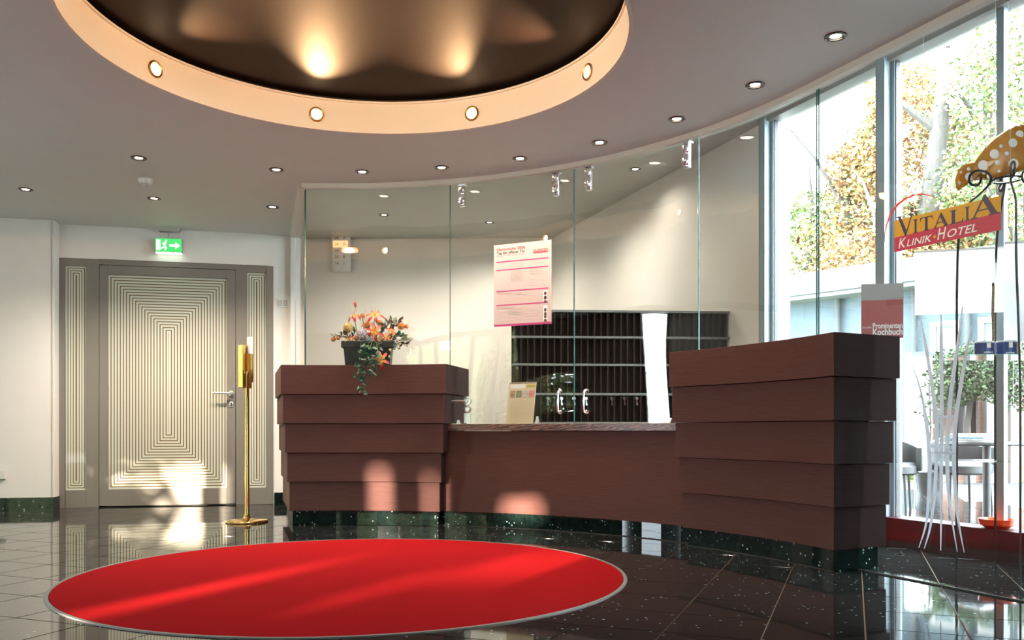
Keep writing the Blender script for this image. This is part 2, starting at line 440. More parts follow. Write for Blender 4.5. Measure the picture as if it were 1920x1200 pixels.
def etched(name, hw, hh, pitch):
    """concentric etched bands on glass, pane centred on its own origin"""
    m = mat(name, (.5,.5,.5), .5, coat=.35, spec=.15); N, L, P = nt(m); P.inputs['Coat Roughness'].default_value = .03
    tc = N.new('ShaderNodeTexCoord'); sp = N.new('ShaderNodeSeparateXYZ'); L.new(tc.outputs['Object'], sp.inputs[0])
    ax = math_n(N, L, 'SUBTRACT', hw, math_n(N, L, 'ABSOLUTE', sp.outputs[0]))
    az = math_n(N, L, 'SUBTRACT', hh, math_n(N, L, 'ABSOLUTE', sp.outputs[2]))
    d = math_n(N, L, 'MINIMUM', ax, az)
    fr_ = math_n(N, L, 'FRACT', math_n(N, L, 'DIVIDE', d, pitch))
    dark = math_n(N, L, 'GREATER_THAN', fr_, .66)
    L.new(mix_col(N, L, dark, (.62,.66,.58), (.20,.135,.06)), P.inputs['Base Color'])
    L.new(math_n(N, L, 'MULTIPLY_ADD', dark, -.05, .5), P.inputs['Roughness'])
    return m
def pane(x0, x1, z0, z1, parent, pitch, nm):
    mb = MB(); hw, hh = (x1-x0)/2, (z1-z0)/2; mb.box(-hw, hw, -.004, .004, -hh, hh)
    o = mb.build('pane', etched(nm, hw, hh, pitch), parent); o.location = ((x0+x1)/2, .012, (z0+z1)/2); return o
pane(.413, 1.458, .164, 2.138, leaf, .0265, 'etched_door_glass')
pane(.052, .228, .162, 2.205, door, .0222, 'etched_side_glass_a'); pane(1.636, 1.812, .162, 2.205, door, .0222, 'etched_side_glass_b')
hd = MB(); hd.lathe([(.027, 0), (.027, -.01), (.013, -.012), (.011, -.05), (.012, -.062)], 16, (1.495, -.014, 1.055), axis='y')
hd.tube([(1.495, -.066, 1.055), (1.43, -.07, 1.057), (1.37, -.07, 1.056), (1.335, -.066, 1.054)], .010, 8)
tag(hd.build('handle', M['satin'], leaf, smooth=True), 'satin lever handle')
kh = MB(); kh.lathe([(.020, 0), (.020, -.008), (.017, -.010)], 16, (1.495, -.014, .955), axis='y'); kh.box(1.475, 1.515, -.020, -.014, .925, .985)
kh.build('lock_plate', M['satin'], leaf, smooth=True)
kk = MB(); kk.lathe([(.008, 0), (.008, -.003)], 12, (1.495, -.024, .962), axis='y'); kk.box(1.491, 1.499, -.027, -.024, .938, .962)
kk.build('keyhole', M['taupe_d'], leaf)

# ------------------------------------------------------------------ glass partition: bent panels, straight pane, return pane
GZ = [1.188, .758, .758, 1.188, 1.188]
seams = [T_END, 74.8, 57.2, 39.6, T_STR]
glass_labels = ['bent glass panel standing on the counter with the flower planter',
                'bent glass door panel carrying the pink event poster',
                'bent glass door panel with a pull handle next to the tall counter',
                'bent glass panel rising from the tall stepped counter']
glass_objs = []
def clamp(parent, t, zc):
    """two-button top patch fitting"""
    a = R(t); mb = MB(); mb.box(-.022, .022, -.012, .016, -.085, .072); mb.box(-.03, .03, -.016, .03, .072, .085)
    o = mb.build('top_fitting', M['chrome'], parent, bevel=.003); o.location = (*arc(GR, t), zc); o.rotation_euler = (0, 0, a - pi/2)
    for dz in (.035, -.045):
        b = MB(); b.lathe([(.024, -.012), (.024, -.03), (.019, -.036), (.008, -.034), (.006, -.028)], 18, (0, 0, dz), axis='y')
        b.build('button', M['chrome'], o, smooth=True)
for i in range(4):
    t0, t1 = seams[i+1]+.04, seams[i]-.04
    e = thing('glass_partition', glass_labels[i], 'glass panel', (*arc(GR, (t0+t1)/2), GZ[i]), 0, 'bent glass panels around the reception')
    e.location = (0, 0, 0)
    mb = MB(); n = 16
    P0, P1 = arc_pts(GR-.005, t1, t0, n), arc_pts(GR+.005, t1, t0, n)
    z0 = .757 if i in (1, 2) else 1.192; z1 = HC-.004
    if i == 0: z0 = 1.192
    for k in range(n):
        mb.face([(*P0[k], z0), (*P0[k+1], z0), (*P0[k+1], z1), (*P0[k], z1)], 0)
        mb.face([(*P1[k+1], z0), (*P1[k], z0), (*P1[k], z1), (*P1[k+1], z1)], 0)
        mb.face([(*P0[k], z1), (*P0[k+1], z1), (*P1[k+1], z1), (*P1[k], z1)], 1)
        mb.face([(*P0[k+1], z0), (*P0[k], z0), (*P1[k], z0), (*P1[k+1], z0)], 1)
    for k in (0, n): mb.face([(*P0[k], z0), (*P0[k], z1), (*P1[k], z1), (*P1[k], z0)], 1)
    mb.build('pane', [M['glass'], M['glass_edge']], e, smooth=True)
    if i == 1: clamp(e, seams[1]-1.7, HC-.115); clamp(e, seams[2]+2.5, HC-.115)
    if i == 2: clamp(e, seams[2]-2.1, HC-.115); clamp(e, seams[3]+1.7, HC-.115)
    glass_objs.append(e)
def pull(parent, t, z0, z1):
    mb = MB(); x, y = arc(GR, t); nx, ny = -cos(R(t)), -sin(R(t))
    q = lambda o, z: (x+nx*o, y+ny*o, z)
    mb.tube([q(.0, z1), q(.04, z1), q(.05, z1-.012), q(.05, z0+.012), q(.04, z0), q(.0, z0)], .007, 8)
    h = mb.build('pull_handle', M['chrome'], parent, smooth=True)
    for z in (z0, z1):
        d = MB(); d.lathe([(.015, -.004), (.015, -.016), (.011, -.02)], 14, axis='y'); b = d.build('rose', M['chrome'], h, smooth=True)
        b.location = (x, y, z); b.rotation_euler = (0, 0, R(t)-pi/2)
def px_theta(px, r=GR):
    k = (px-960)/F; best = min(range(2000, 9600), key=lambda i: abs(arc(r, i/100)[0] - k*arc(r, i/100)[1])); return best/100
pull(glass_objs[1], px_theta(1052), .838, .985); pull(glass_objs[2], px_theta(1101), .838, .985)
# lever lock on the second panel beside the planter counter
t = px_theta(877); e = glass_objs[1]
lk = MB(); lk.lathe([(.030, -.004), (.030, -.02), (.012, -.022), (.010, -.05)], 18, (0,0,.925-.04), axis='y')
lk.tube([(0, -.055, .885), (-.05, -.06, .886), (-.115, -.055, .884)], .008, 8)
lo = lk.build('lever', M['satin'], e, smooth=True); lo.location = (*arc(GR, t), .04); lo.rotation_euler = (0,0,R(t)-pi/2)
l2 = MB(); l2.lathe([(.030, -.004), (.030, -.018), (.02, -.022), (.008, -.022)], 18, (0,0,.866), axis='y'); l2.box(-.026,.026,-.012,-.004,.762,.838)
lo2 = l2.build('lock', M['satin'], e, smooth=True); lo2.location = (*arc(GR, t), 0); lo2.rotation_euler = (0,0,R(t)-pi/2)
# straight tall pane at the end and the short return pane
def flat_pane(name, label, a, b, z0, z1, th=.010, m='glass_flat'):
    e = thing(name, label, 'glass panel', (0,0,0)); mb = MB(); a, b = Vector(a), Vector(b); d = (b-a).normalized(); nr = Vector((-d.y, d.x))*th/2
    q = [a-nr, b-nr, b+nr, a+nr]
    for i, mm in ((0, 0), (1, 1), (2, 0), (3, 1)):
        u, v = q[i], q[(i+1) % 4]; mb.face([(*u, z0), (*v, z0), (*v, z1), (*u, z1)], mm)
    for z in (z0, z1): mb.face([(*c, z) for c in q], 1)
    mb.build('pane', [M[m], M['glass_edge']], e); return e
S_CUT = Vector((1.955, 4.02))
fp = flat_pane('glass_screen', 'tall floor-to-ceiling glass screen carrying the yellow and red hotel logo', S0 + SDIR*.012, S1, .004, HC-.004)
rp = flat_pane('glass_return', 'narrow glass return pane between the door wall and the planter counter', RET0 + Vector((-.012, .02)), RET1, 1.192, HC-.004)
sl = MB(); strip(sl, S0 + SDIR*.3, S1, .016, 0, .006, off=-.006); sl.build('floor_seal', M['seal'], fp)
lo = MB(); strip(lo, RET0 + Vector((-.05, .16)), RET1, .01, .004, 1.19); lo.build('lower_pane', [M['glass_flat']], rp) if False else None

# ------------------------------------------------------------------ counters
STEP = .02
tops = [1.19, .974, .758, .542, .326]; bots = [.974, .758, .542, .326, .11]
def line_x(p, d, q, e):
    """intersection of two plan lines"""
    det = d[0]*-e[1] + e[0]*d[1]
    t = ((q[0]-p[0])*-e[1] + e[0]*(q[1]-p[1]))/det
    return (p[0]+d[0]*t, p[1]+d[1]*t)
def plan_left(i):
    r = 2.98 + STEP*i; o = -.016*i
    ld = Vector((-.30, .954)).normalized(); ln = Vector((-ld.y, ld.x))      # left end runs with the return pane
    base = Vector((-1.672, 6.30)) + ln*o
    t_r = px_theta(836 - 3*i, r); 
    # left end: where the end line meets the front arc
    best = min((abs((Vector(arc(r, k/50)) - base).dot(ln)), k/50) for k in range(4400, 5200))[1]
    front = arc_pts(r, t_r, best, 16)
    a = Vector(arc(r, best)); bl = a + ld*(1.05 - .016*i)
    rd = Vector((.22, .975)).normalized(); br = Vector(arc(r, t_r)) + rd*(.60 - .016*i)
    back = arc(3.75, 82)
    return front + [tuple(bl), (back[0]-.3, back[1]+.25), tuple(br)]
def plan_right(i):
    r = 2.98 + STEP*i
    kr = (1563-960)/F
    t_c = min((abs(arc(r, k/100)[0] - kr*arc(r, k/100)[1]), k/100) for k in range(500, 3500))[1]
    t_l = px_theta(1254 + 6.2*i, r)
    c = Vector(arc(r, t_c)); rd = Vector((.89, .45)).normalized()
    rb = c + rd*(.46 - .022*i)
    lb = Vector(arc(3.5, t_l-.5))
    mid = Vector(arc(3.5, 28))
    return arc_pts(r, t_c, t_l, 18) + [tuple(lb), tuple(mid), (rb.x-.02, rb.y+.25), tuple(rb)]
def make_counter(label, planf, mats=('wood', 'granite_g')):
    e = thing('reception_counter', label, 'counter', (0, 0, 0), 0, 'stepped reception counters')
    for i in range(5):
        mb = MB(); poly = planf(i)[::-1]
        poly = poly[::-1]
        mb.prism(poly, bots[i]+.0015, tops[i]-.0015)
        o = mb.build('panel_tier', M['wood'], e, bevel=.0018)
    # plinth core and its granite tiles
    mb = MB(); mb.prism(planf(6), .004, .1095); mb.build('plinth_core', M['taupe_d'], e)
    return e
def shade_panels(e, planf, which):  # thin dark facings added so the counter ends look shaded
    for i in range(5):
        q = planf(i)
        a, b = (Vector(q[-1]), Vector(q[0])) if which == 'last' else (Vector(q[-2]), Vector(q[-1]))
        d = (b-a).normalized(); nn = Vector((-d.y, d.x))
        mb = MB(); mb.prism([tuple(a), tuple(b - d*.004), tuple(b - d*.004 + nn*.0035), tuple(a + nn*.0035)], bots[i]+.002, tops[i]-.002); mb.build('shade_panel', M['wood_shade'], e)
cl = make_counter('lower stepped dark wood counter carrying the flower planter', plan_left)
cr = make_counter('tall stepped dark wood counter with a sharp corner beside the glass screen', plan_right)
shade_panels(cr, plan_right, 'last'); shade_panels(cl, plan_left, 'last')
def plinth_tiles(parent, r, t0, t1, pitch=.15, z1=.109):
    n = max(1, round(abs(R(t1-t0))*r/pitch)); gp = math.degrees(.0012/r)
    for k in range(n):
        a, b = t0+(t1-t0)*k/n+gp, t0+(t1-t0)*(k+1)/n-gp
        mb = MB(); mb.prism([arc(r, a), arc(r+.012, a), arc(r+.012, b), arc(r, b)][::-1], .002, z1)
        mb.build('plinth_tile', M['granite_g'], parent)
def ends(f): q = f(5); return q
rL = 3.085
tl0 = px_theta(822, rL); tl1 = px_theta(551, rL)
plinth_tiles(cl, rL, tl0, tl1); 
tr0 = min((abs(arc(3.08, k/100)[0] - (603/F)*arc(3.08, k/100)[1]), k/100) for k in range(500, 3500))[1]
plinth_tiles(cr, 3.08, tr0, px_theta(1290, 3.08))
def end_tiles(parent, a, d, ln, n):
    for k in range(n):
        p, q = a + d*(ln*k/n+.001), a + d*(ln*(k+1)/n-.001)
        mb = MB(); strip(mb, p, q, .012, .002, .109); mb.build('plinth_tile', M['granite_g'], parent)
end_tiles(cr, Vector(arc(3.08, tr0)) + Vector((.006, -.002)), Vector((.89, .45)).normalized(), .30, 2)
end_tiles(cl, Vector(arc(rL, tl1)) + Vector((-.004, .004)), Vector((-.30, .954)).normalized(), .9, 6)
# low middle front with worktop
mid = thing('reception_desk', 'low curved desk front with brown figured worktop between the two counters', 'desk')
tm0, tm1 = px_theta(1296, 3.15), px_theta(826, 3.15)
mb = MB(); sweep_arc(mb, 3.15, 3.17, tm0-1, tm1+2, .108, .704); mb.build('front_panel', M['wood'], mid, smooth=True)
mb = MB(); sweep_arc(mb, 3.125, 3.42, tm0-1, tm1+3.5, .706, .756); mb.build('worktop', M['worktop'], mid, smooth=True, bevel=.002)
mb = MB(); sweep_arc(mb, 3.20, 3.24, tm0-1, tm1+2, .004, .107); mb.build('plinth_core', M['taupe_d'], mid)
plinth_tiles(mid, 3.172, tm0-1, tm1+2)
ms = MB(); sweep_arc(ms, 3.162, 3.171, tm0-1, tm1+2, 0, .004); sweep_arc(ms, 3.068, 3.08, tr0, px_theta(1288, 3.07), 0, .004); ms.build('floor_seal', M['seal'], mid)

# ------------------------------------------------------------------ round carpet
cp = thing('round_mat', 'round red entrance mat set into the granite floor with a grey metal edge', 'mat', (*MATC, 0))
mb = MB(); mb.lathe([(.001, .0045), (MATR-.026, .0045), (MATR-.024, .0005), (.001, .0005)], 128, close=False); mb.build('pile', M['carpet'], cp, smooth=True)
mb = MB(); mb.lathe([(MATR-.024, .0005), (MATR-.022, .0052), (MATR-.008, .0052), (MATR-.004, .0005)], 128, close=False); tag(mb.build('edge_ring', M['ring_grey'], cp, smooth=True), 'grey metal edge ring')

# ------------------------------------------------------------------ ceiling downlights
def make_downlight(name):
    e = thing(name, 'x', 'downlight')
    mb = MB(); mb.lathe([(.052, .0), (.053, -.003), (.050, -.006), (.042, -.006), (.040, -.003), (.036, -.005), (.033, .012)], 28, close=False)
    mb.build('ring', M['dark_chrome'], e, smooth=True)
    mb = MB(); mb.lathe([(.034, .012), (.033, -.001), (.031, -.001), (.029, .012)], 24, close=False); mb.build('baffle', M['black'], e, smooth=True)
    mb = MB(); mb.lathe([(.001, -.0025), (.018, -.002), (.0295, .001), (.0295, .004), (.001, .004)], 24, close=False); mb.build('lamp', M['lamp'], e, smooth=True)
    return e
dl0 = make_downlight('downlight')
downs = [((260,296),'ceiling downlight nearest the smoke detector on the wall side'), ((518,318),'arc downlight just beyond the ring of amber light, above the door side'),
 ((679,322),'third arc downlight from the door side, above the planter counter'), ((828,314),'fourth arc downlight from the door side, above the first glass seam'),
 ((975,297),'fifth arc downlight, above the pink event poster'), ((1124,267),'sixth arc downlight, above the meeting edge of the glass doors'),
 ((1269,223),'seventh arc downlight, above the glass door hinge beside the tall counter'), ((1416,159),'eighth arc downlight, above the tall stepped counter'),
 ((1567,68),'largest arc downlight, nearest the garden windows'), ((48,355),'downlight at the far edge of the ceiling above the plain white wall'),
 ((289,372),'downlight between the smoke detector and the exit sign'), ((511,388),'downlight above the door close to the glass return pane')]
for k, ((px, py), lab) in enumerate(downs):
    o = dl0 if k == 0 else copy_tree(dl0)
    for ch in list(o.children):
        if ch.type == 'LIGHT': bpy.data.objects.remove(ch)
    o.location = (*Pz(px, py, HC), HC); o['label'] = lab; o['group'] = 'recessed ceiling downlights'
    ld = bpy.data.lights.new('downlight_glow', 'SPOT'); ld.energy = 36 if k == 11 else 62 if k > 9 else (8 if k in (7, 8) else 19); ld.color = (1, .82, .64); ld.spot_size = R(130); ld.spot_blend = .7; ld.shadow_soft_size = .03
    l = bpy.data.objects.new('downlight_glow', ld); COL.objects.link(l); l.parent = o; l.location = (0, 0, -.012)
for k, ((px, py), lab) in enumerate([((1191,317),'office downlight behind the glass near the sloping wall line'), ((1045,342),'office downlight seen beside the glass door fitting'),
        ((720,403),'office downlight behind the glass above the wall calendar'), ((918,417),'office downlight behind the glass above the poster corner')]):
    o = copy_tree(dl0)
    for ch in list(o.children):
        if ch.type == 'LIGHT': bpy.data.objects.remove(ch)
    o.location = (*Pz(px, py, HO), HO); o['label'] = lab; o['group'] = 'office downlights'
    ld = bpy.data.lights.new('downlight_glow', 'SPOT'); ld.energy = 6 if k == 0 else 34; ld.color = (1, .88, .76); ld.spot_size = R(150); ld.spot_blend = .8; ld.shadow_soft_size = .03
    l = bpy.data.objects.new('downlight_glow', ld); COL.objects.link(l); l.parent = o; l.location = (0, 0, -.012)
# spotlights in the recess rim
angs = [-20.8, 22.8, -65.6, 63.8, 109, -110, 154, -154]
labs = ['rim spotlight glowing brightest, in the recess ring toward the planter', 'rim spotlight in the recess ring toward the glass doors',
        'rim spotlight in the recess ring on the door side', 'rim spotlight in the recess ring on the garden side']
rs0 = None
for k, a in enumerate(angs):
    dx, dy = sin(R(a)), cos(R(a)); z = 2.665
    if k == 0:
        e = thing('rim_spotlight', 'x', 'spotlight')
        mb = MB(); mb.lathe([(.046, .004), (.046, -.010), (.041, -.014), (.034, -.010), (.030, .006)], 28, axis='y', close=False)
        mb.build('ring', M['brass_d'], e, smooth=True)
        mb = MB(); mb.lathe([(.001, -.008), (.020, -.006), (.031, .0), (.031, .004), (.001, .004)], 24, axis='y', close=False); mb.build('lamp', M['lamp_hot'], e, smooth=True)
        rs0 = e; o = e
    else: o = copy_tree(rs0); [bpy.data.objects.remove(c) for c in list(o.children) if c.type == 'LIGHT']
    o.location = (RIMC[0]+RIMR*dx, RIMC[1]+RIMR*dy, z); o.rotation_euler = (0, 0, -R(a))
    o['label'] = labs[k] if k < 4 else 'rim spotlight of the recess ring over the entrance side'; o['group'] = 'spotlights in the recess rim'
    ld = bpy.data.lights.new('rim_glow', 'SPOT'); ld.energy = 27; ld.color = (1, .57, .27); ld.spot_size = R(68); ld.spot_blend = 1.0; ld.shadow_soft_size = .02
    l = bpy.data.objects.new('rim_glow', ld); COL.objects.link(l); l.parent = o; l.location = (0, -.03, 0)
    l.rotation_euler = Vector((0, -cos(R(3)), sin(R(3)))).to_track_quat('-Z', 'Y').to_euler()

# ------------------------------------------------------------------ ceiling fittings and wall fittings
x, y = Pz(273, 336, HC)
e = thing('smoke_detector', 'small white smoke detector on the ceiling in front of the door', 'smoke detector', (x, y, HC))
mb = MB(); mb.lathe([(.052, 0), (.051, -.012), (.044, -.034), (.034, -.040)], 24); mb.build('base', M['white'], e, smooth=True)
mb = MB(); mb.lathe([(.020, -.040), (.018, -.056), (.022, -.062), (.012, -.070)], 20); mb.build('sensor_head', M['offwhite'], e, smooth=True)

x, y = Pz(317, 428, HC)
e = thing('exit_sign', 'lit green emergency exit sign hanging over the door', 'exit sign', (x, y, HC), WA)
mb = MB(); mb.raw([(-.11,-.045,0),(.11,-.045,0),(.11,.045,0),(-.11,.045,0),(-.085,-.035,-.035),(.085,-.035,-.035),(.085,.035,-.035),(-.085,.035,-.035)],
                  [(0,1,2,3),(7,6,5,4),(0,4,5,1),(1,5,6,2),(2,6,7,3),(3,7,4,0)]); mb.build('ceiling_mount', M['offwhite'], e)
mb = MB(); mb.tube([(0,0,-.03), (0,0,-.105)], .006, 8); mb.build('rod', M['satin'], e)
mb = MB(); mb.box(-.118, .118, -.035, .035, -.228, -.100); bx = mb.build('light_box', M['offwhite'], e, bevel=.003)
mb = MB(); mb.box(-.114, .114, -.038, -.0355, -.224, -.104); mb.build('green_face', M['exit_green'], bx)
mb = MB(); yy = -.0395
def flat(mb, pts, y, m=0): mb.face([(p[0], y, p[1]) for p in pts], m)
for dx in (-.062,):                          # door leaf, running figure and arrow
    flat(mb, [(-.104,-.214),(-.070,-.214),(-.070,-.116),(-.104,-.116)], yy)
flat(mb, [(-.052,-.148),(-.022,-.134),(-.016,-.150),(-.044,-.166)], yy)
flat(mb, [(-.044,-.166),(-.028,-.160),(-.014,-.190),(-.022,-.212),(-.034,-.210),(-.030,-.190)], yy)
flat(mb, [(-.040,-.168),(-.052,-.186),(-.070,-.190),(-.066,-.200),(-.044,-.194),(-.030,-.170)], yy)
flat(mb, [(-.020+.009*cos(k*pi/5), -.124+.009*sin(k*pi/5)) for k in range(10)], yy)
flat(mb, [(.008,-.156),(.060,-.156),(.060,-.136),(.104,-.166),(.060,-.196),(.060,-.176),(.008,-.176)], yy)
mb.build('pictogram', M['exit_white'], bx, fix=False)
mb = MB(); mb.box(-.112, .112, -.030, .030, -.236, -.2285); mb.build('lower_diffuser', M['exit_white'], bx)

p = wall_pt(0); s0 = 1.95
e = thing('wall_switch', 'white double wall switch beside the door frame', 'switch', (*wall_pt(1.965, .002), 1.925), WA)
mb = MB(); mb.box(-.048, .048, -.012, 0, -.042, .042); mb.build('plate', M['white'], e, bevel=.003)
for sx in (-.024, .024):
    mb = MB(); mb.box(sx-.018, sx+.018, -.018, -.012, -.028, .028); mb.build('rocker', M['offwhite'], e, bevel=.003)
k = (3-960)/F; q = wall_pt(0, .152); dd = (q.y - .2256*q.x)/(1 - .2256*k)
e = thing('wall_socket', 'white power socket low on the plain wall at the picture edge', 'socket', (k*dd, dd-.003, .318), WA)
mb = MB(); mb.box(-.04, .04, -.012, 0, -.04, .04); mb.build('plate', M['white'], e, bevel=.003)
mb = MB(); mb.lathe([(.020, -.012), (.021, -.014), (.019, -.014), (.017, -.004), (.001, -.004)], 18, axis='y', close=False); mb.build('socket_well', M['offwhite'], e, smooth=True)
mb = MB()
for sx in (-.008, .008): mb.lathe([(.0025, -.005), (.0025, -.0055)], 8, (sx,0,0), axis='y')
mb.build('pin_hole', M['black'], e)

# ------------------------------------------------------------------ brass post with sign holder
x, y = Pz(463, 979, 0)
e = thing('brass_post', 'polished brass floor post with a sign holder in front of the door', 'post stand', (x, y, 0), R(-8))
mb = MB(); mb.lathe([(.160, 0), (.162, .004), (.158, .012), (.150, .018), (.06, .026), (.030, .034), (.026, .05), (.021, .056)], 40); mb.build('base', M['brass'], e, smooth=True)
mb = MB(); mb.lathe([(.020, .05), (.0175, .7), (.016, 1.16)], 18); mb.build('pole', M['brass'], e, smooth=True)
mb = MB(); mb.lathe([(.0245, 1.30), (.0245, 1.425), (.023, 1.43)], 18, (.012, .03, 0)); mb.build('tube_cap', M['white'], e, smooth=True)
mb = MB(); mb.lathe([(.023, 1.08), (.023, 1.30)], 18, (.012, .03, 0)); mb.build('sleeve', M['brass_d'], e, smooth=True)
mb = MB(); mb.box(-.046, -.004, -.06, .10, 1.035, 1.365); h = mb.build('sign_holder', M['brass'], e, bevel=.003)
mb = MB(); mb.box(-.0485, -.0465, -.05, .09, 1.045, 1.355); mb.build('sign_plate', M['white'], h)
mb = MB(); mb.lathe([(.012, 1.015), (.014, 1.035)], 12, (-.02, .01, 0)); mb.build('screw', M['brass_d'], h, smooth=True)

# ------------------------------------------------------------------ flower planter on the lower counter
PLX, PLY = Pd(692, 686, 6.50)[:2]; PLZ = 1.19
pl = thing('flower_planter', 'dark green rectangular planter on the counter edge', 'planter', (PLX, PLY-.02, PLZ), R(3))
mb = MB(); w0, w1, d0, d1 = .165, .175, .075, .082
mb.raw([(-w0,-d0,0),(w0,-d0,0),(w0,d0,0),(-w0,d0,0),(-w1,-d1,.135),(w1,-d1,.135),(w1,d1,.135),(-w1,d1,.135)], [(3,2,1,0),(0,1,5,4),(1,2,6,5),(2,3,7,6),(3,0,4,7),(4,5,6,7)])
M['planter'] = mat('dark_green_plastic', (.020,.030,.026), .45)
mb.build('box', M['planter'], pl, bevel=.004)
mb = MB(); frame_rect(mb, -.188, .188, -.092, .092, .014, .014, 0, 1)
mb = MB(); mb.box(-.188, .188, -.092, -.078, .128, .176); mb.box(-.188, .188, .078, .092, .128, .176); mb.box(-.188, -.174, -.078, .078, .128, .176); mb.box(.174, .188, -.078, .078, .128, .176)
mb.build('lip', M['planter'], pl, bevel=.004)
mb = MB(); mb.box(-.173, .173, -.077, .077, .12, .150); mb.build('soil', mat('potting_soil', (.02,.013,.009), .95), pl)
# arrangement: each bloom, bud, spray and ivy strand is a part
fa = thing('flower_arrangement', 'mixed arrangement of orange and red lilies with trailing ivy', 'flowers', (PLX, PLY-.02, PLZ), R(3))
def grad(name, c0, c1, axis_len):
    m = mat(name, c0, .5); N, L, P = nt(m)
    at = N.new('ShaderNodeAttribute'); at.attribute_name = 'tip'
    L.new(ramp(N, L, at.outputs['Fac'], [(.25, c0), (.62, c1)]), P.inputs['Base Color']); P.inputs['Subsurface Weight'].default_value = .0
    return m
M['lily'] = grad('lily_petal', (.50,.17,.018), (.36,.009,.006), 1)
M['stem'] = mat('green_stem', (.12,.15,.035), .6)
M['ivy'] = grained('ivy_leaf', (.020,.065,.030), (.035,.11,.05), 40, .4)
M['sage'] = grained('grey_green_leaf', (.09,.11,.07), (.15,.16,.11), 30, .6)
M['cream_fl'] = grained('pale_yellow_petal', (.55,.40,.13), (.60,.48,.22), 60, .7)
M['peach_fl'] = grained('peach_petal', (.58,.20,.05), (.62,.30,.10), 60, .7)
M['lilac_fl'] = grained('pale_lilac_petal', (.36,.35,.40), (.46,.45,.48), 60, .7)
M['dark_lf'] = grained('dark_red_leaf', (.06,.015,.012), (.10,.03,.02), 40, .5)
def petal_strip(mb, tips, base, d0, up, ln, wid, curl, n=6, m=0):
    """a petal: starts at base along d0, curls toward up; tips collects 0..1 along it"""
    d0 = d0.normalized(); side = d0.cross(up).normalized(); p = Vector(base); rows = []
    d = d0.copy()
    for i in range(n+1):
        t = i/n; wd = wid*math.sin(pi*min(1, .12+.80*t))**.8*(1 if t < .98 else .25)
        rows.append((p.copy(), wd, t)); d = (d + up*curl/n).normalized(); p = p + d*ln/n
    b = len(mb.v)
    for q, wd, t in rows:
        nrm = side.cross(d0).normalized()*wd*.25
        mb.v += [tuple(q - side*wd), tuple(q + nrm), tuple(q + side*wd)]; tips += [t, t, t]
    for i in range(n):
        a = b+3*i
        for j in (0, 1): mb.f.append((a+j, a+j+1, a+j+4, a+j+3)); mb.m.append(m)
def attr_build(mb, tips, name, mats, parent):
    o = mb.build(name, mats, parent, smooth='all', fix=False)
    at = o.data.attributes.new('tip', 'FLOAT', 'POINT'); tips = tips + [0]*(len(o.data.vertices)-len(tips)); at.data.foreach_set('value', tips); return o
def loc_px(px, py, dy=0.0):
    """local point in the planter frame for a picture position at depth PLY+dy"""
    d = PLY - .02 + dy; X, Y, Z = Pd(px, py, d)
    v = Matrix.Rotation(-R(3), 3, 'Z') @ Vector((X-PLX, Y-(PLY-.02), Z-PLZ)); return v
def lily(px, py, dy, face, size=.085, n=6, droop=.9, nm='lily'):
    c = loc_px(px, py, dy); face = Vector(face).normalized(); mb, tips = MB(), []
    a0 = face.orthogonal().normalized(); b0 = face.cross(a0)
    for k in range(n):
        a = 2*pi*k/n + rnd.uniform(-.2, .2); rad = a0*cos(a)+b0*sin(a)
        petal_strip(mb, tips, c, rad*.9 + face*.55, -face*droop + rad*.1, size*rnd.uniform(.85, 1.1), size*.135, 1.9)
    o = attr_build(mb, tips, nm, M['lily'], fa)
    st = MB()
    for k in range(5):
        a = 2*pi*k/5; q = c + face*.04 + (a0*cos(a)+b0*sin(a))*.025
        st.tube([c, c+face*.02+(a0*cos(a)+b0*sin(a))*.008, q], .0014, 5); st.lathe([(.001,-.004),(.003,0),(.001,.004)], 6, q)
    st.build('stamens', M['cream_fl'], o)
    return o
lily(664, 590, -.02, (-.1,-.35,.95), .085, 6, 1.5); lily(703, 590, -.05, (.15,-.7,.6), .085)
lily(702, 622, -.11, (.05,-.95,.15), .090); lily(714, 675, -.155, (.15,-.95,.1), .085)
lily(682, 630, -.09, (-.3,-.9,.2), .06); lily(735, 622, -.02, (.5,-.7,.4), .055); lily(690, 606, .0, (.0,-.4,.8), .07); lily(655, 638, -.06, (-.6,-.6,.2), .05); lily(726, 632, -.06, (.6,-.6,.3), .055)
def bud(px, py, dy, d, ln=.05):
    c = loc_px(px, py, dy); d = Vector(d).normalized(); mb = MB(); pts = [c + d*ln*t for t in (0,.2,.45,.7,1)]
    mb.tube(pts, [.003,.008,.0105,.008,.002], 8); o = mb.build('bud', M['lily'], fa, smooth='all', fix=False)
    at = o.data.attributes.new('tip', 'FLOAT', 'POINT'); at.data.foreach_set('value', [min(1., .12+.25*(i//8)) for i in range(len(o.data.vertices))])
bud(667, 577, -.02, (-.1,0,1), .05); bud(686, 668, -.16, (-.4,-.1,-.8), .05)
def stem(a, b, sag=(0,0,0)):
    a, b = loc_px(*a), loc_px(*b); m_ = (a+b)/2 + Vector(sag); mb = MB(); mb.tube([a, m_, b], .003, 6); mb.build('stem', M['stem'], fa, smooth=True)
stem((664,592,-.02), (672,640,-.01)); stem((703,592,-.05), (698,640,-.04)); stem((680,592,.0), (684,640,0)); stem((698,640,-.12), (688,668,-.16)); stem((705,640,-.12), (712,672,-.15)); stem((702,625,-.1),(700,642,-.08))
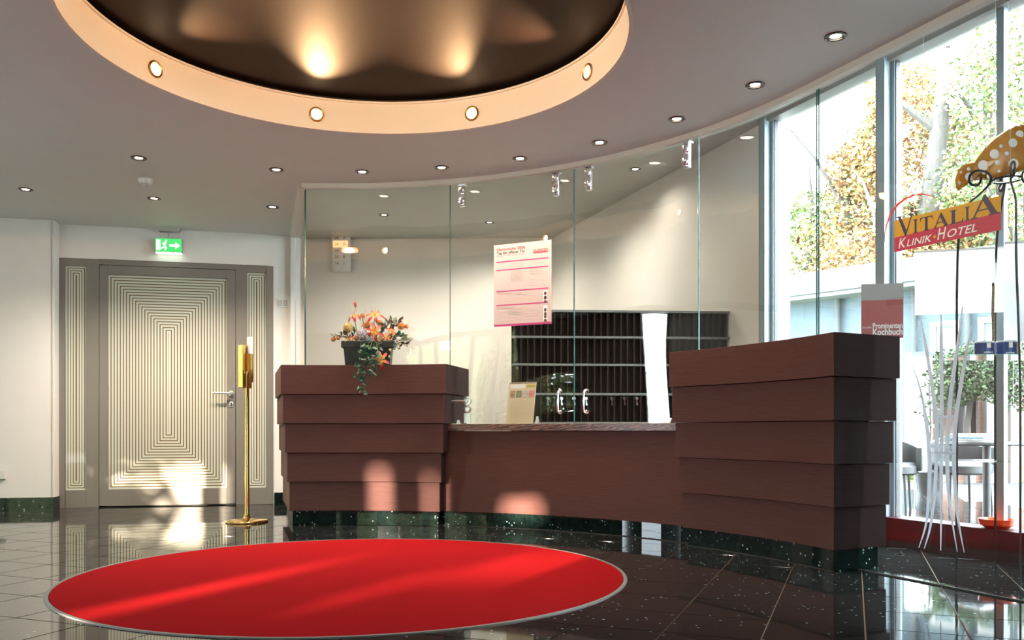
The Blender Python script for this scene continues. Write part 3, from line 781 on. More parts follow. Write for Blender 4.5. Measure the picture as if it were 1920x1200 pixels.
def pompon(px, py, dy, r, m, nm, n=70):
    c = loc_px(px, py, dy); mb = MB(); n = int(n*1.6); mb.lathe([(r*.1, -r*.75), (r*.6, -r*.5), (r*.78, 0), (r*.6, r*.5), (r*.1, r*.75)], 10, c)
    for k in range(n):
        z = 1-2*(k+.5)/n; a = k*2.39996; q = Vector((math.sqrt(1-z*z)*cos(a), math.sqrt(1-z*z)*sin(a), z))
        t = q.orthogonal().normalized(); b_ = q.cross(t); s = r*.32; o = c + q*r*.72
        mb.raw([o-t*s*.5, o+b_*s*.5, o+t*s*.5, o+q*s*1.1], [(0,1,3),(1,2,3),(2,0,3)])
    mb.build(nm, M[m], fa, fix=False)
pompon(653, 615, -.03, .040, 'cream_fl', 'yellow_blossom'); pompon(680, 628, -.08, .045, 'lilac_fl', 'lilac_blossom'); pompon(690, 634, -.09, .032, 'lilac_fl', 'lilac_blossom')
pompon(680, 592, -.01, .022, 'peach_fl', 'peach_blossom', 40); pompon(625, 636, -.03, .020, 'peach_fl', 'peach_blossom', 40); pompon(634, 634, -.04, .016, 'peach_fl', 'peach_blossom', 40)
pompon(752, 612, .02, .030, 'peach_fl', 'peach_blossom', 40); pompon(762, 612, .02, .018, 'peach_fl', 'peach_blossom', 40); pompon(688, 610, -.02, .030, 'peach_fl', 'peach_blossom', 40); pompon(712, 606, .0, .026, 'peach_fl', 'peach_blossom', 40)
pompon(716, 634, -.07, .028, 'cream_fl', 'yellow_blossom', 40); pompon(668, 634, -.07, .024, 'peach_fl', 'peach_blossom', 40); pompon(731, 656, -.10, .011, 'cream_fl', 'yellow_blossom', 24); pompon(730, 669, -.10, .011, 'cream_fl', 'yellow_blossom', 24)
def leaf_quad(mb, c, d, side, ln, wd, m=0):
    mb.raw([c, c + d*ln*.45 + side*wd, c + d*ln, c + d*ln*.45 - side*wd, c + d*ln*.5 + d.cross(side)*wd*.35], [(0,1,4),(1,2,4),(2,3,4),(3,0,4)], m)
def spray(a, b, n, ln, m, nm, seed):
    r_ = random.Random(seed); a, b = loc_px(*a), loc_px(*b); mb = MB(); mb.tube([a, (a+b)/2+Vector((0,0,.012)), b], .002, 5)
    ax = (b-a).normalized()
    for k in range(n):
        c = a + (b-a)*(.15+.85*k/n) + Vector((0,0,.012))*math.sin(pi*k/n)
        d = (ax*.5 + Vector((r_.uniform(-1,1), r_.uniform(-1,.4), r_.uniform(-.5,1)))).normalized()
        leaf_quad(mb, c, d, d.orthogonal().normalized(), ln*r_.uniform(.7,1.2), ln*.26)
    mb.build(nm, M[m], fa, fix=False)
for k, (a, b, n, ln, m) in enumerate([((700,640,-.02),(738,600,.03),16,.055,'sage'), ((690,640,-.02),(716,608,.0),12,.05,'sage'), ((665,640,-.02),(626,630,-.03),16,.04,'sage'),
        ((655,640,-.04),(640,622,-.03),10,.045,'sage'), ((720,640,.0),(758,630,.02),14,.06,'ivy'), ((715,640,0),(770,640,.03),14,.055,'sage'), ((660,640,0),(668,618,-.02),8,.04,'ivy'),
        ((730,640,-.06),(748,655,-.06),10,.05,'sage'), ((726,625,.02),(752,600,.04),12,.06,'dark_lf'), ((735,640,.03),(765,650,.05),10,.05,'dark_lf'), ((672,640,-.08),(690,650,-.10),8,.045,'sage'), ((700,640,-.08),(712,652,-.12),9,.05,'sage')]):
    spray(a, b, n, ln, m, 'leaf_spray', 30+k)
def ivy(pts, n, seed, size=.022):
    r_ = random.Random(seed); P = [loc_px(*p) for p in pts]; mb = MB(); mb.tube(P, .002, 5)
    for k in range(n):
        t = k/(n-1)*(len(P)-1); i = min(int(t), len(P)-2); c = P[i].lerp(P[i+1], t-i) + Vector((r_.uniform(-.03,.03), r_.uniform(-.03,.0), r_.uniform(-.02,.02)))
        d = Vector((r_.uniform(-1,1), -.6, r_.uniform(-1,.3))).normalized(); s = d.orthogonal().normalized(); u = d.cross(s); z = size*r_.uniform(.7,1.25)
        mb.raw([c, c+s*z*.9+d*z*.1, c+s*z*.45+d*z*.8, c+d*z*1.5, c-s*z*.45+d*z*.8, c-s*z*.9+d*z*.1, c+d*z*.5+u*z*.2], [(0,1,6),(1,2,6),(2,3,6),(3,4,6),(4,5,6),(5,0,6)])
    mb.build('ivy_strand', M['ivy'], fa, fix=False)
ivy([(690,648,-.10),(692,664,-.19),(690,690,-.20),(684,712,-.20),(680,733,-.20)], 46, 1); ivy([(686,650,-.10),(683,668,-.19),(676,692,-.20),(672,706,-.20)], 32, 2)
ivy([(700,650,-.10),(704,668,-.19),(706,688,-.20),(700,704,-.20)], 34, 3); ivy([(684,645,-.10),(680,655,-.17),(684,676,-.19)], 18, 4)

# ------------------------------------------------------------------ posters and cards
def plane_thing(name, label, cat, px0, px1, py, d=None, r=None, flip=0, z=0):
    pass
M['pink_paper'] = mat('pale_pink_paper', (.47,.385,.365), .7); M['magenta'] = mat('magenta_print', (.40,.03,.16), .6); M['pinkline'] = mat('pink_print', (.72,.48,.52), .7)
M['redprint'] = mat('red_print', (.55,.05,.07), .6); M['darkprint'] = mat('dark_print', (.07,.05,.05), .7); M['greyprint'] = mat('grey_print', (.34,.31,.30), .7)
t = px_theta(979.5, GR-.012); X, Y = arc(GR-.012, t)
k0, k1 = (926-960)/F, (1033-960)/F
rzp = R(t) - pi/2
ez = thing('event_poster', 'pale pink event poster with magenta bars taped to the glass door', 'poster', (X, Y, 0), rzp)
hw = 53.5*Y/F/abs(cos(rzp)) if True else .2
zt, zb = CH + (HY-455)*Y/F, CH + (HY-610)*Y/F; ph = zt-zb
mb = MB(); mb.box(-hw, hw, -.003, 0, zb, zt); mb.build('sheet', M['pink_paper'], ez)
W = 2*hw; fx = lambda u: -hw + u*W; fz = lambda v: zt - v*ph; yy = -.0036
pr = MB()
def bar(mb, u0, u1, v0, v1, m=0): flat(mb, [(fx(u0),fz(v1)),(fx(u1),fz(v1)),(fx(u1),fz(v0)),(fx(u0),fz(v0))], yy, m)
for v in (.205, .305, .565, .735): bar(pr, .04, .95, v, v+.014)
bar(pr, 0, 1, .975, 1.0); bar(pr, .69, .94, .125, .145, 1)
for v in (.155,): bar(pr, .02, .98, v, v+.003, 2)
for v in (.47, .50, .53, .615, .65, .69, .785, .82, .855, .89, .925): bar(pr, .05, .93, v, v+.003, 2)
for u in (.035, .952): bar(pr, u, u+.004, .21, .97, 2)
pr.build('printed_bars', [M['magenta'], M['redprint'], M['pinkline']], ez, fix=False)
def letter_obj(parent, m_, *a, **k):
    t_ = MB(); put_text(t_, *a, **k); return t_.build('lettering', M[m_], parent, fix=False)
letter_obj(ez, 'redprint', 'Herzwoche 2006', fx(.05), fz(.075), yy, .030, fit=W*.50, bold=.0008)
letter_obj(ez, 'darkprint', 'Tag der offenen Tür', fx(.05), fz(.118), yy, .028, fit=W*.50, bold=.0008)
letter_obj(ez, 'redprint', 'Sonntag, 5. 11. 2006  -  10.00 - 16.00 Uhr', fx(.05), fz(.145), yy, .012, fit=W*.50)
letter_obj(ez, 'redprint', 'KLINIKEN', fx(.69), fz(.122), yy, .024, fit=W*.25, bold=.0006)
ln = MB(); r_ = random.Random(3)
for (u0, v0, nl, wd_) in ((.30,.235,4,.28), (.62,.225,4,.24), (.30,.335,9,.28), (.62,.325,6,.27), (.30,.46,1,.26), (.62,.455,1,.18), (.62,.49,1,.18), (.62,.52,1,.18), (.06,.59,2,.3), (.06,.77,2,.34), (.25,.81,5,.25), (.06,.23,1,.14), (.06,.33,1,.12), (.40,.60,3,.18)):
    for q in range(nl): bar(ln, u0, u0+wd_*r_.uniform(.55,1), v0+q*.0135, v0+q*.0135+.005, 0)
ln.build('small_print', [M['greyprint']], ez, fix=False)['kind'] = 'stuff'
for (v0, v1) in ((.60,.72), (.78,.96)):
    ph_ = MB(); bar(ph_, .865, .93, v0, v1, 0); po = ph_.build('portrait_photo', M['paper'], ez, fix=False)
    bl = MB(); yy2 = yy-.0004
    for q in range(2):
        vc = v0 + (v1-v0)*(.28+.45*q); uc = .897
        flat(bl, [(fx(uc)+.011*cos(k*pi/6), fz(vc)+.014*sin(k*pi/6)) for k in range(12)], yy2); flat(bl, [(fx(.868),fz(vc+.06)),(fx(.927),fz(vc+.06)),(fx(.915),fz(vc+.028)),(fx(.88),fz(vc+.028))], yy2)
    bl.build('portrait_print', M['darkprint'], po, fix=False)
# flyer on the worktop
M['cream_paper'] = mat('cream_paper', (.46,.41,.27), .75)
t = px_theta(974, 3.16); X, Y = arc(3.165, t)
ef = thing('info_flyer', 'cream flyer with four small pictures leaning on the glass above the worktop', 'flyer', (X, Y, .757), R(t)-pi/2)
fw, fh = .112, .30
tilt = lambda x, z: (x + z*.05, z*.10, z)
mb = MB(); q = [(-fw,0),(fw*.92,0),(fw*.92,fh),(-fw,fh)]
mb.raw([tilt(*p) for p in q] + [tuple(Vector(tilt(*p))+Vector((0,.003,0))) for p in q], [(0,1,2,3),(7,6,5,4),(0,4,5,1),(1,5,6,2),(2,6,7,3),(3,7,4,0)]); mb.build('sheet', M['cream_paper'], ef)
def fl(mb, x0, x1, z0, z1, m): mb.face([tuple(Vector(tilt(*p))+Vector((0,-.0008,0))) for p in ((x0,z0),(x1,z0),(x1,z1),(x0,z1))], m)
pm = MB(); fl(pm, -.106, .098, .292, .297, 0); fl(pm, .03, .095, .262, .280, 1); fl(pm, -.10, .02, .255, .285, 2)
for q in range(14):
    z = .165 - q*.0105; fl(pm, -.09+.006*(q % 3), .075-.012*(q % 4), z, z+.0028, 3)
pm.build('printed_lines', [M['darkprint'], mat('olive_print', (.35,.28,.04), .7), mat('pale_grey_print', (.55,.56,.53), .7), mat('tan_print', (.50,.44,.30), .7)], ef, fix=False)
for q, c in enumerate(((.30,.20,.14), (.14,.18,.10), (.35,.34,.32), (.45,.20,.18))):
    pp = MB(); fl(pp, -.098+q*.050, -.056+q*.050, .190, .240, 0); fl(pp, -.090+q*.050, -.068+q*.050, .200, .222, 1); pp.build('small_picture', [mat('picture_tone', c, .7), mat('picture_accent', tuple(1.6*k for k in c), .7)], ef, fix=False)
def card(name, label, px, d_r, w_, h_, m='paper', dep=.06):
    t = px_theta(px, d_r); X, Y = arc(d_r, t); e = thing(name, label, 'card', (X, Y, .757), R(t)-pi/2)
    mb = MB(); mb.raw([(-w_/2,0,0),(w_/2,0,0),(w_/2-.008,dep/2,h_),(-w_/2+.008,dep/2,h_)], [(0,1,2,3)]); mb.raw([(-w_/2,-.0008,0),(w_/2,-.0008,0),(w_/2-.008,dep/2-.0008,h_),(-w_/2+.008,dep/2-.0008,h_)], [(3,2,1,0)])
    mb.build('front_flap', M[m], e)
    mb = MB(); mb.raw([(-w_/2,dep,0),(w_/2,dep,0),(w_/2-.008,dep/2,h_),(-w_/2+.008,dep/2,h_)], [(3,2,1,0)]); mb.build('back_flap', M[m], e); return e
card('folded_card', 'white folded card on the worktop next to the tall counter', 1246, 3.17, .085, .032)
card('small_card', 'tiny white card on the worktop beside the cream flyer', 1006, 3.28, .03, .055, dep=.03)
card('business_card', 'small white card holder on the worktop beside the planter counter', 855, 3.30, .06, .03, dep=.04)

# ------------------------------------------------------------------ key rack and calendar in the office
kr = thing('key_rack', 'dark key rack wall with rows of narrow slots behind the glass doors', 'key rack', (0.0, 6.92, 0), R(3.5))
RW, RT = 1.762, 1.675
M['rack'] = mat('dark_rack_board', (.004,.0032,.003), .6, spec=.1); M['slat'] = mat('reddish_rack_divider', (.024,.0095,.007), .6, spec=.1); M['rail'] = mat('grey_rack_rail', (.12,.115,.105), .5)
mb = MB(); mb.box(0, RW, .05, .08, 0.0, RT); mb.build('back_board', M['rack'], kr)
rows = [RT-.012, 1.455, 1.235, 1.0, .77]
for k, z in enumerate(rows):
    mb = MB(); mb.box(0, RW, -.012, .05, z-.011, z+.006); mb.build('rail', M['rail'], kr)
sm = MB(); sm.box(-.005, .005, 0, .05, 0, 1); s0 = None
for k, z in enumerate(rows[:-1]):
    for c in range(33):
        x = .02 + c*.0535
        z1, z0 = z-.011, rows[k+1]+.006
        if s0 is None: s0 = sm.build('divider', M['slat'], kr); o = s0
        else: o = s0.copy(); COL.objects.link(o)
        o.location = (x, 0, z0); o.scale = (1, 1, z1-z0)
key0 = MB(); key0.lathe([(.012, 0), (.015, .003), (.012, .006)], 12, (0, -.018, 0), axis='y'); key0.box(-.004, .004, -.022, -.016, -.055, -.008); key0.box(.004, .011, -.021, -.017, -.052, -.044); key0.box(.004, .009, -.021, -.017, -.040, -.033)
k0_ = None
keylab = ['key under the lowest visible rail beside the flyer', 'key hanging below the pull handle of the poster door', 'key between the two glass pull handles', 'key just past the second pull handle', 'second key past the pull handle toward the tall counter', 'third key past the pull handle toward the tall counter', 'fourth key, next to the bright window reflection', 'key at the end of the lowest rail beside the tall counter']
for k, px in enumerate((1026, 1052, 1075, 1098, 1146, 1170, 1193, 1218)):
    kx = (px-960)/F*6.97
    if k0_ is None: k0_ = key0.build('room_key', M['chrome']); o = k0_
    else: o = k0_.copy(); COL.objects.link(o)
    o.location = (kx, 6.92 + kx*.061 - .014, .962); o.rotation_euler = (0, 0, R(3.5)); tag(o, 'silver ' + keylab[k], 'key', 'keys hanging on the rack')
cx, cy, cz = Pd(640, 477, 10.58)
cal = thing('wall_calendar_lamp', 'pale wall display with number columns and one glowing amber row', 'display', (cx, cy, cz), 0)
mb = MB(); n = 12
for k in range(n):
    u0, u1 = -1+2*k/n, -1+2*(k+1)/n
    f = lambda u: (u*.118, -.05*math.sqrt(max(0, 1-u*u*.9)))
    a, b = f(u0), f(u1); mb.face([(*a, -.21), (*b, -.21), (*b, .22), (*a, .22)])
    mb.face([(*a, .22), (*b, .22), (b[0], .06, .22), (a[0], .06, .22)]); mb.face([(*a, -.21), (a[0], .06, -.21), (b[0], .06, -.21), (*b, -.21)])
mb.build('curved_cover', M['white'], cal, smooth=True)
mb = MB()
mb.box(-.09, .09, -.060, -.054, .075, .155); mb.build('lit_row', M['amber'], cal, bevel=.004)
tx = MB()
for q, (a, b) in enumerate((('26','31'), ('26','21'), ('26','13'), ('26','8'), ('16','1'))):
    z = .175 - q*.077
    for s_, xx in ((a, -.07), (b, .03)): put_text(tx, s_, xx, z, -.0612 if q == 1 else -.056, .05)
tx.build('numerals', M['darkprint'], cal, fix=False)
# office plant behind the desk
# ------------------------------------------------------------------ logo and reed decal on the glass screen
SA = math.atan2(SDIR.y, SDIR.x)            # local x runs along the pane toward the entrance
nrm = Vector((SDIR.y, -SDIR.x))            # toward the lobby
if nrm.x > 0: nrm = -nrm
def on_screen(px, py, off=.0065):
    """pane coordinates (s, z) of a picture position"""
    k = (px-960)/F; o = S0 + nrm*off
    s = (k*o.y - o.x)/(SDIR.x - k*SDIR.y); P_ = o + SDIR*s
    return s, CH + (HY-py)*P_.y/F
org = S0 + nrm*.0062
def decal(name, mats, polys, parent, th=.0006):
    mb = MB()
    for m_, pts in polys:
        n = len(pts); tri = tessellate_polygon([[Vector((a, b, 0)) for a, b in pts]])
        for t_ in tri: mb.face([(pts[i][0], -th*(m_+1), pts[i][1]) for i in t_], m_)
    return mb.build(name, mats, parent, fix=False)
lg = thing('hotel_logo', 'yellow and crimson hotel logo with a red swoosh stuck on the glass screen', 'logo', (org.x, org.y, 0), SA)
S = on_screen
M['ylw'] = mat('logo_yellow', (.62,.35,.008), .4); M['crim'] = mat('logo_crimson', (.52,.016,.075), .4); M['navy'] = mat('logo_navy', (.012,.014,.07), .4); M['logo_red'] = mat('logo_red', (.72,.02,.02), .4); M['logo_white'] = mat('logo_white', (.86,.87,.88), .5)
q00, q10, q11, q01 = S(1677,473), S(1877,431), S(1877,398), S(1677,446)
y00, y11 = S(1678,446), None
def lerp2(a, b, t_): return (a[0]+(b[0]-a[0])*t_, a[1]+(b[1]-a[1])*t_)
yb0, yb1, yt1, yt0 = S(1677,446), S(1877,398), S(1877,366), S(1677,414)
mb = MB(); 
def slab(mb, quad, y0_, y1_):
    v = [(a, y0_, b) for a, b in quad] + [(a, y1_, b) for a, b in quad]; mb.raw(v, [(0,1,2,3),(7,6,5,4),(0,4,5,1),(1,5,6,2),(2,6,7,3),(3,7,4,0)])
slab(mb, [yb0, yb1, yt1, yt0], -.0008, 0); mb.build('yellow_band', M['ylw'], lg, fix=False)
mb = MB(); slab(mb, [q00, q10, yb1, yb0], -.0008, 0); mb.build('crimson_band', M['crim'], lg, fix=False)
def band_map(b0, b1, t0, t1):
    def f(u, v):
        a, b = lerp2(b0, b1, u), lerp2(t0, t1, u); return lerp2(a, b, v)
    return f
# V I T A L I A in serif capitals: unit glyph outlines (0..1 wide, 0..1 high)
def sI(x0, wd): 
    c = x0+wd/2; return [[(x0,0),(x0+wd,0),(x0+wd,.05),(c+.22*wd,.09),(c+.22*wd,.91),(x0+wd,.95),(x0+wd,1),(x0,1),(x0,.95),(c-.22*wd,.91),(c-.22*wd,.09),(x0,.05)]]
def sV(x0, wd): return [[(x0-.02,1),(x0+.32*wd,1),(x0+.32*wd,.96),(x0+.24*wd,.94),(x0+.58*wd,.24),(x0+.86*wd,.94),(x0+.76*wd,.96),(x0+.76*wd,1),(x0+wd,1),(x0+wd,.96),(x0+.93*wd,.94),(x0+.55*wd,-.03),(x0+.49*wd,-.03),(x0+.06*wd,.94),(x0-.02,.96)]]
def sA(x0, wd): return [[(x0,0),(x0+.26*wd,0),(x0+.26*wd,.04),(x0+.16*wd,.06),(x0+.43*wd,.76),(x0+.70*wd,.06),(x0+.62*wd,.04),(x0+.62*wd,0),(x0+wd,0),(x0+wd,.04),(x0+.92*wd,.06),(x0+.53*wd,1.03),(x0+.47*wd,1.03),(x0+.09*wd,.06),(x0,.04)], [(x0+.22*wd,.30),(x0+.64*wd,.30),(x0+.62*wd,.36),(x0+.24*wd,.36)]]
def sT(x0, wd): return [[(x0+.30*wd,0),(x0+.70*wd,0),(x0+.70*wd,.05),(x0+.60*wd,.08),(x0+.60*wd,.93),(x0+.90*wd,.93),(x0+.97*wd,.72),(x0+wd,.72),(x0+wd,1),(x0,1),(x0,.72),(x0+.03*wd,.72),(x0+.10*wd,.93),(x0+.40*wd,.93),(x0+.40*wd,.08),(x0+.30*wd,.05)]]
def sL(x0, wd): return [[(x0,0),(x0+wd,0),(x0+wd,.28),(x0+.96*wd,.28),(x0+.88*wd,.07),(x0+.40*wd,.07),(x0+.40*wd,.93),(x0+.50*wd,.95),(x0+.50*wd,1),(x0,1),(x0,.95),(x0+.14*wd,.93),(x0+.14*wd,.07),(x0,.05)]]
fy = band_map(S(1680,446), S(1877,398.5), S(1680,420), S(1877,372.5))
letters = [(sV, .015, .17, 1.48), (sI, .185, .045, 1.0), (sT, .255, .125, 1.0), (sA, .385, .155, 1.0), (sL, .545, .125, 1.0), (sI, .685, .045, 1.0), (sA, .735, .255, 1.55)]
for fn, x0, wd, hs in letters:
    polys = []
    for g_ in fn(x0, wd): polys.append((0, [fy(u, v*hs) for u, v in g_]))
    decal('letter', [M['navy']], polys, lg, .0014)
fc = band_map(S(1677,473), S(1877,431), S(1677,446), S(1877,398))
def txt_on(mapf, txt, u0, u1, v0, v1, shear=.25, bold=.0):
    v, f = text_mesh(txt, 1.0, shear=shear, bold=bold); xs = [p[0] for p in v]; ys = [p[1] for p in v]
    a, b, c_, d_ = min(xs), max(xs), min(ys), max(ys); mb = MB()
    mb.raw([(lambda q: (q[0], -.0016, q[1]))(mapf(u0+(p[0]-a)/(b-a)*(u1-u0), v0+(p[1]-c_)/(d_-c_)*(v1-v0))) for p in v], f); return mb
for txt, u0, u1, v1 in (('K', .045, .125, .86), ('LINIK', .13, .385, .66), ('H', .435, .52, .92), ('OTEL', .53, .80, .70)):
    txt_on(fc, txt, u0, u1, .20, v1, bold=.012).build('white_lettering', M['logo_white'], lg, fix=False)
c = fc(.41, .45); decal('yellow_dot', [M['ylw']], [(0, [(c[0]+.008*cos(k*pi/6), c[1]+.008*sin(k*pi/6)) for k in range(12)])], lg, .0014)
sw = [(1659,455,.5), (1659,440,1.5), (1663,420,2.6), (1671,400,3.6), (1683,384,4.2), (1698,372,4.2), (1714,366,3.4), (1730,364,2.6), (1745,367,1.6), (1758,373,.5)]
up, dn = [], []
for k, (px, py, wd) in enumerate(sw):
    a, b = sw[max(k-1,0)], sw[min(k+1,len(sw)-1)]; tx_, ty_ = b[0]-a[0], b[1]-a[1]; l_ = math.hypot(tx_, ty_); nx_, ny_ = ty_/l_, -tx_/l_
    up.append(S(px+nx_*wd/2*.9, py+ny_*wd/2*.9)); dn.append(S(px-nx_*wd/2*.9, py-ny_*wd/2*.9))
decal('red_swoosh', [M['logo_red']], [(0, [up[k], up[k+1], dn[k+1], dn[k]]) for k in range(len(up)-1)], lg, .0012)
# white reed decal
def translucent(name, c):
    m = bpy.data.materials.new(name); m.use_nodes = True; N = m.node_tree.nodes; L = m.node_tree.links; N.clear()
    o = N.new('ShaderNodeOutputMaterial'); a = N.new('ShaderNodeBsdfDiffuse'); b = N.new('ShaderNodeBsdfTranslucent'); mx = N.new('ShaderNodeMixShader')
    a.inputs[0].default_value = b.inputs[0].default_value = (*c, 1); mx.inputs[0].default_value = .5; L.new(a.outputs[0], mx.inputs[1]); L.new(b.outputs[0], mx.inputs[2]); L.new(mx.outputs[0], o.inputs[0]); return m
M['frost'] = translucent('white_film', (.86,.88,.92))
rd = thing('reed_decal', 'white reed-like decal of five tapered stems on the glass screen', 'decal', (org.x, org.y, 0), SA)
stems = [[(1710,682,1.5),(1727,735,4),(1738,800,7),(1743,860,7.5),(1742,920,7),(1737,980,4),(1723,1027,1)],
         [(1727,597,2),(1738,660,6),(1750,740,7),(1756,800,7.5),(1756,860,7),(1752,930,6),(1744,990,4),(1733,1029,1)],
         [(1765,590,3),(1765,660,6.5),(1766,740,7),(1766,800,7),(1765,870,6.5),(1765,950,4.5),(1764,1032,1)],
         [(1805,575,2),(1797,640,5.5),(1788,700,7),(1781,760,7.5),(1777,820,7.5),(1776,870,7),(1780,940,5),(1795,1035,1)],
         [(1823,608,1.5),(1812,660,5),(1802,720,7),(1793,780,7.5),(1789,840,7.5),(1790,900,7),(1796,970,4.5),(1808,1036,1)]]
for st in stems:
    # smooth the stem with Catmull-Rom
    pts = []
    for k in range(len(st)-1):
        p0, p1, p2, p3 = st[max(k-1,0)], st[k], st[k+1], st[min(k+2,len(st)-1)]
        for j in range(5):
            t_ = j/5; pts.append(tuple(.5*((2*p1[i])+(-p0[i]+p2[i])*t_+(2*p0[i]-5*p1[i]+4*p2[i]-p3[i])*t_*t_+(-p0[i]+3*p1[i]-3*p2[i]+p3[i])*t_**3) for i in range(3)))
    pts.append(st[-1]); L_, R_ = [], []
    for (px, py, wd) in pts: L_.append(S(px-wd/2, py)); R_.append(S(px+wd/2, py))
    mb = MB()
    for k in range(len(pts)-1):
        a, b, c_, d_ = L_[k], R_[k], R_[k+1], L_[k+1]; slab(mb, [d_, c_, b, a], -.0015, 0)
    mb.build('reed_stem', M['frost'], rd, fix=False)
for y_, xa, xb in ((780, 1752, 1794), (848, 1743, 1790)):
    mb = MB(); slab(mb, [S(xa,y_+3), S(xb,y_+3), S(xb,y_-1), S(xa,y_-1)], -.0012, 0); mb.build('cross_bar', M['frost'], rd, fix=False)

# ------------------------------------------------------------------ garden window wall
def s_on_wall(px, off=0.0):
    k = (px-960)/F; o = W1; return (k*o.y - o.x)/(WDIR.x - k*WDIR.y)
win = struct(bpy.data.objects.new('window_1', None)); COL.objects.link(win)
win.location = (W1.x, W1.y, 0); win.rotation_euler = (0, 0, math.atan2(WDIR.y, WDIR.x))
# local x along the wall toward the entrance, local -y toward the lobby
posts = [(.0, .055), (s_on_wall(1668)-.03, .06), (s_on_wall(1881)-.03, .06)]
for k, (s_, wd) in enumerate(posts):
    if k == 2:
        mb = MB(); mb.box(s_, s_+.045, -.015, .015, .17, HO); mb.build('post', M['alu'], win); continue
    mb = MB(); mb.box(s_, s_+wd, -.075, .075, .17, HO); mb.build('post', M['alu'], win, bevel=.002)
    mb = MB(); mb.box(s_-.012, s_, -.075, .06, .17, HO); mb.build('post_side', M['alu_g'], win)
    mb = MB(); mb.box(s_+wd, s_+wd+.028, -.02, .03, .17, HO); mb.build('glazing_bead', M['alu'], win)
    mb = MB(); mb.box(s_+wd+.0285, s_+wd+.034, -.012, .022, .17, HO); mb.build('gasket', M['black'], win)
for k in range(2):
    a, b = posts[k][0]+posts[k][1]+.03, posts[k+1][0]
    mb = MB(); mb.box(a, b, -.003, .003, .17, HO); mb.build('pane', M['glass_flat'], win)
mb = MB(); a_ = posts[2][0]+.09; mb.box(a_, a_+.11, -.003, .003, .17, HO); mb.build('pane', M['glass_flat'], win)
mb = MB(); mb.box(a_+.115, 5.0, -.06, .06, 0, HO); wg_ = mb.build('wall_garden', mat('brown_panelling', (.10,.065,.05), .5)); struct(wg_); wg_.location = win.location; wg_.rotation_euler = win.rotation_euler
mb = MB(); mb.box(-.02, 5.0, -.05, .05, HO-.03, HO+.01); mb.build('head_rail', M['alu_g'], win)
mb = MB(); mb.box(-.3, a_+.114, -.10, .07, 0, .172); o = mb.build('trim_3', mat('dark_red_sill', (.028,.0045,.0045), .35)); struct(o); o.location = win.location; o.rotation_euler = win.rotation_euler
# fallen-leaf sticker on the pane
s_ = s_on_wall(1498.5); P_ = W1 + WDIR*s_
lf_ = thing('leaf_sticker', 'small brown maple leaf stuck on the garden window pane', 'leaf', (P_.x-.006, P_.y-.004, CH+(HY-451)*P_.y/F), math.atan2(WDIR.y, WDIR.x))
mb = MB(); pts = []
for k in range(14): a = 2*pi*k/14+.3; rr = .035 if k % 2 == 0 else .016; pts.append((rr*cos(a)*.8, rr*sin(a)*1.2))
b_ = [(0, -.008, 0)] + [(x_, -.005, z_) for x_, z_ in pts]; mb.raw(b_, [(0, k+1, (k+1) % 14+1) for k in range(14)])
mb.build('blade', mat('brown_leaf', (.30,.10,.04), .6), lf_, fix=False); mb = MB(); mb.tube([(0,-.006,0), (.006,-.006,-.05)], .0015, 5); mb.build('stalk', M['stem'], lf_)

# ------------------------------------------------------------------ cookbook poster on the tall counter
X, Y, Z = Pd(1654, 634, 4.54)
kp = thing('cookbook_poster', 'red and grey cookbook advertising board standing on the tall counter behind the glass', 'poster', (X, Y, 1.191), R(-14))
mb = MB(); mb.box(-.102, .102, -.004, .004, 0, .285); mb.build('board', mat('faded_red_print', (.36,.10,.10), .5), kp)
mb = MB(); mb.box(-.102, .102, -.0048, -.0042, .200, .285); mb.build('grey_band', mat('grey_poster_band', (.34,.35,.35), .5), kp)
letter_obj(kp, 'logo_white', 'Prominenten', -.048, .052, -.0052, .040, fit=.145, bold=.001); letter_obj(kp, 'logo_white', 'Kochbuch', -.048, .018, -.0052, .046, fit=.145, bold=.0015); letter_obj(kp, 'logo_white', 'Das große', -.098, .054, -.0052, .014, fit=.044)
mb = MB(); mb.raw([(-.06,.004,.16),(.06,.004,.16),(.06,.09,0),(-.06,.09,0)], [(0,1,2,3)]); mb.raw([(-.06,.006,.16),(.06,.006,.16),(.06,.092,0),(-.06,.092,0)], [(3,2,1,0)]); mb.build('easel_flap', M['offwhite'], kp)

# ------------------------------------------------------------------ iron flower stand with glass shelf, mushroom, tins, stakes
DS = 4.42
def q3(px, py, d=DS): return Vector(Pd(px, py, d))
st = thing('iron_stand', 'black wrought iron stand with scrolls and a glass shelf behind the glass screen', 'stand', (*q3(1880, 700)[:2], 0))
base = Vector((*q3(1880, 700)[:2], 0))
def crom(P, n=5):
    out = []
    for k in range(len(P)-1):
        p0, p1, p2, p3 = P[max(k-1,0)], P[k], P[k+1], P[min(k+2,len(P)-1)]
        for j in range(n):
            t_ = j/n; out.append(.5*((2*p1)+(-p0+p2)*t_+(2*p0-5*p1+4*p2-p3)*t_*t_+(-p0+3*p1-3*p2+p3)*t_**3))
    return out + [P[-1]]
def iron(name, pts, r=.006, d=DS):
    P = [q3(a, b, d + (c[0] if c else 0)) - base for a, b, *c in pts]; mb = MB(); mb.tube(crom(P), r, 7); mb.build(name, M['iron'], st, smooth=True)
def fl_px(px, d): return (px, HY + F*CH/d)
iron('scroll_leg', [(1840,333),(1837,343),(1830,348),(1820,345),(1817,335),(1822,325),(1833,320),(1850,323),(1858,333),(1855,345),(1843,358),(1830,370),(1820,378),(1808,400),(1800,430),(1796,470),(1794,560),(1794,660),(1794,860),(1793,1068)])
iron('leg', [(1877,345,.03),(1873,352,.03),(1876,359,.03),(1880,351,.03),(1884,342,.03),(1883,355,.03),(1880,372,.03),(1875,400,.03),(1871,430,.03),(1868,470,.03),(1866,560,.05),(1866,760,.05),(1866,1065,.05)], d=DS+.1)
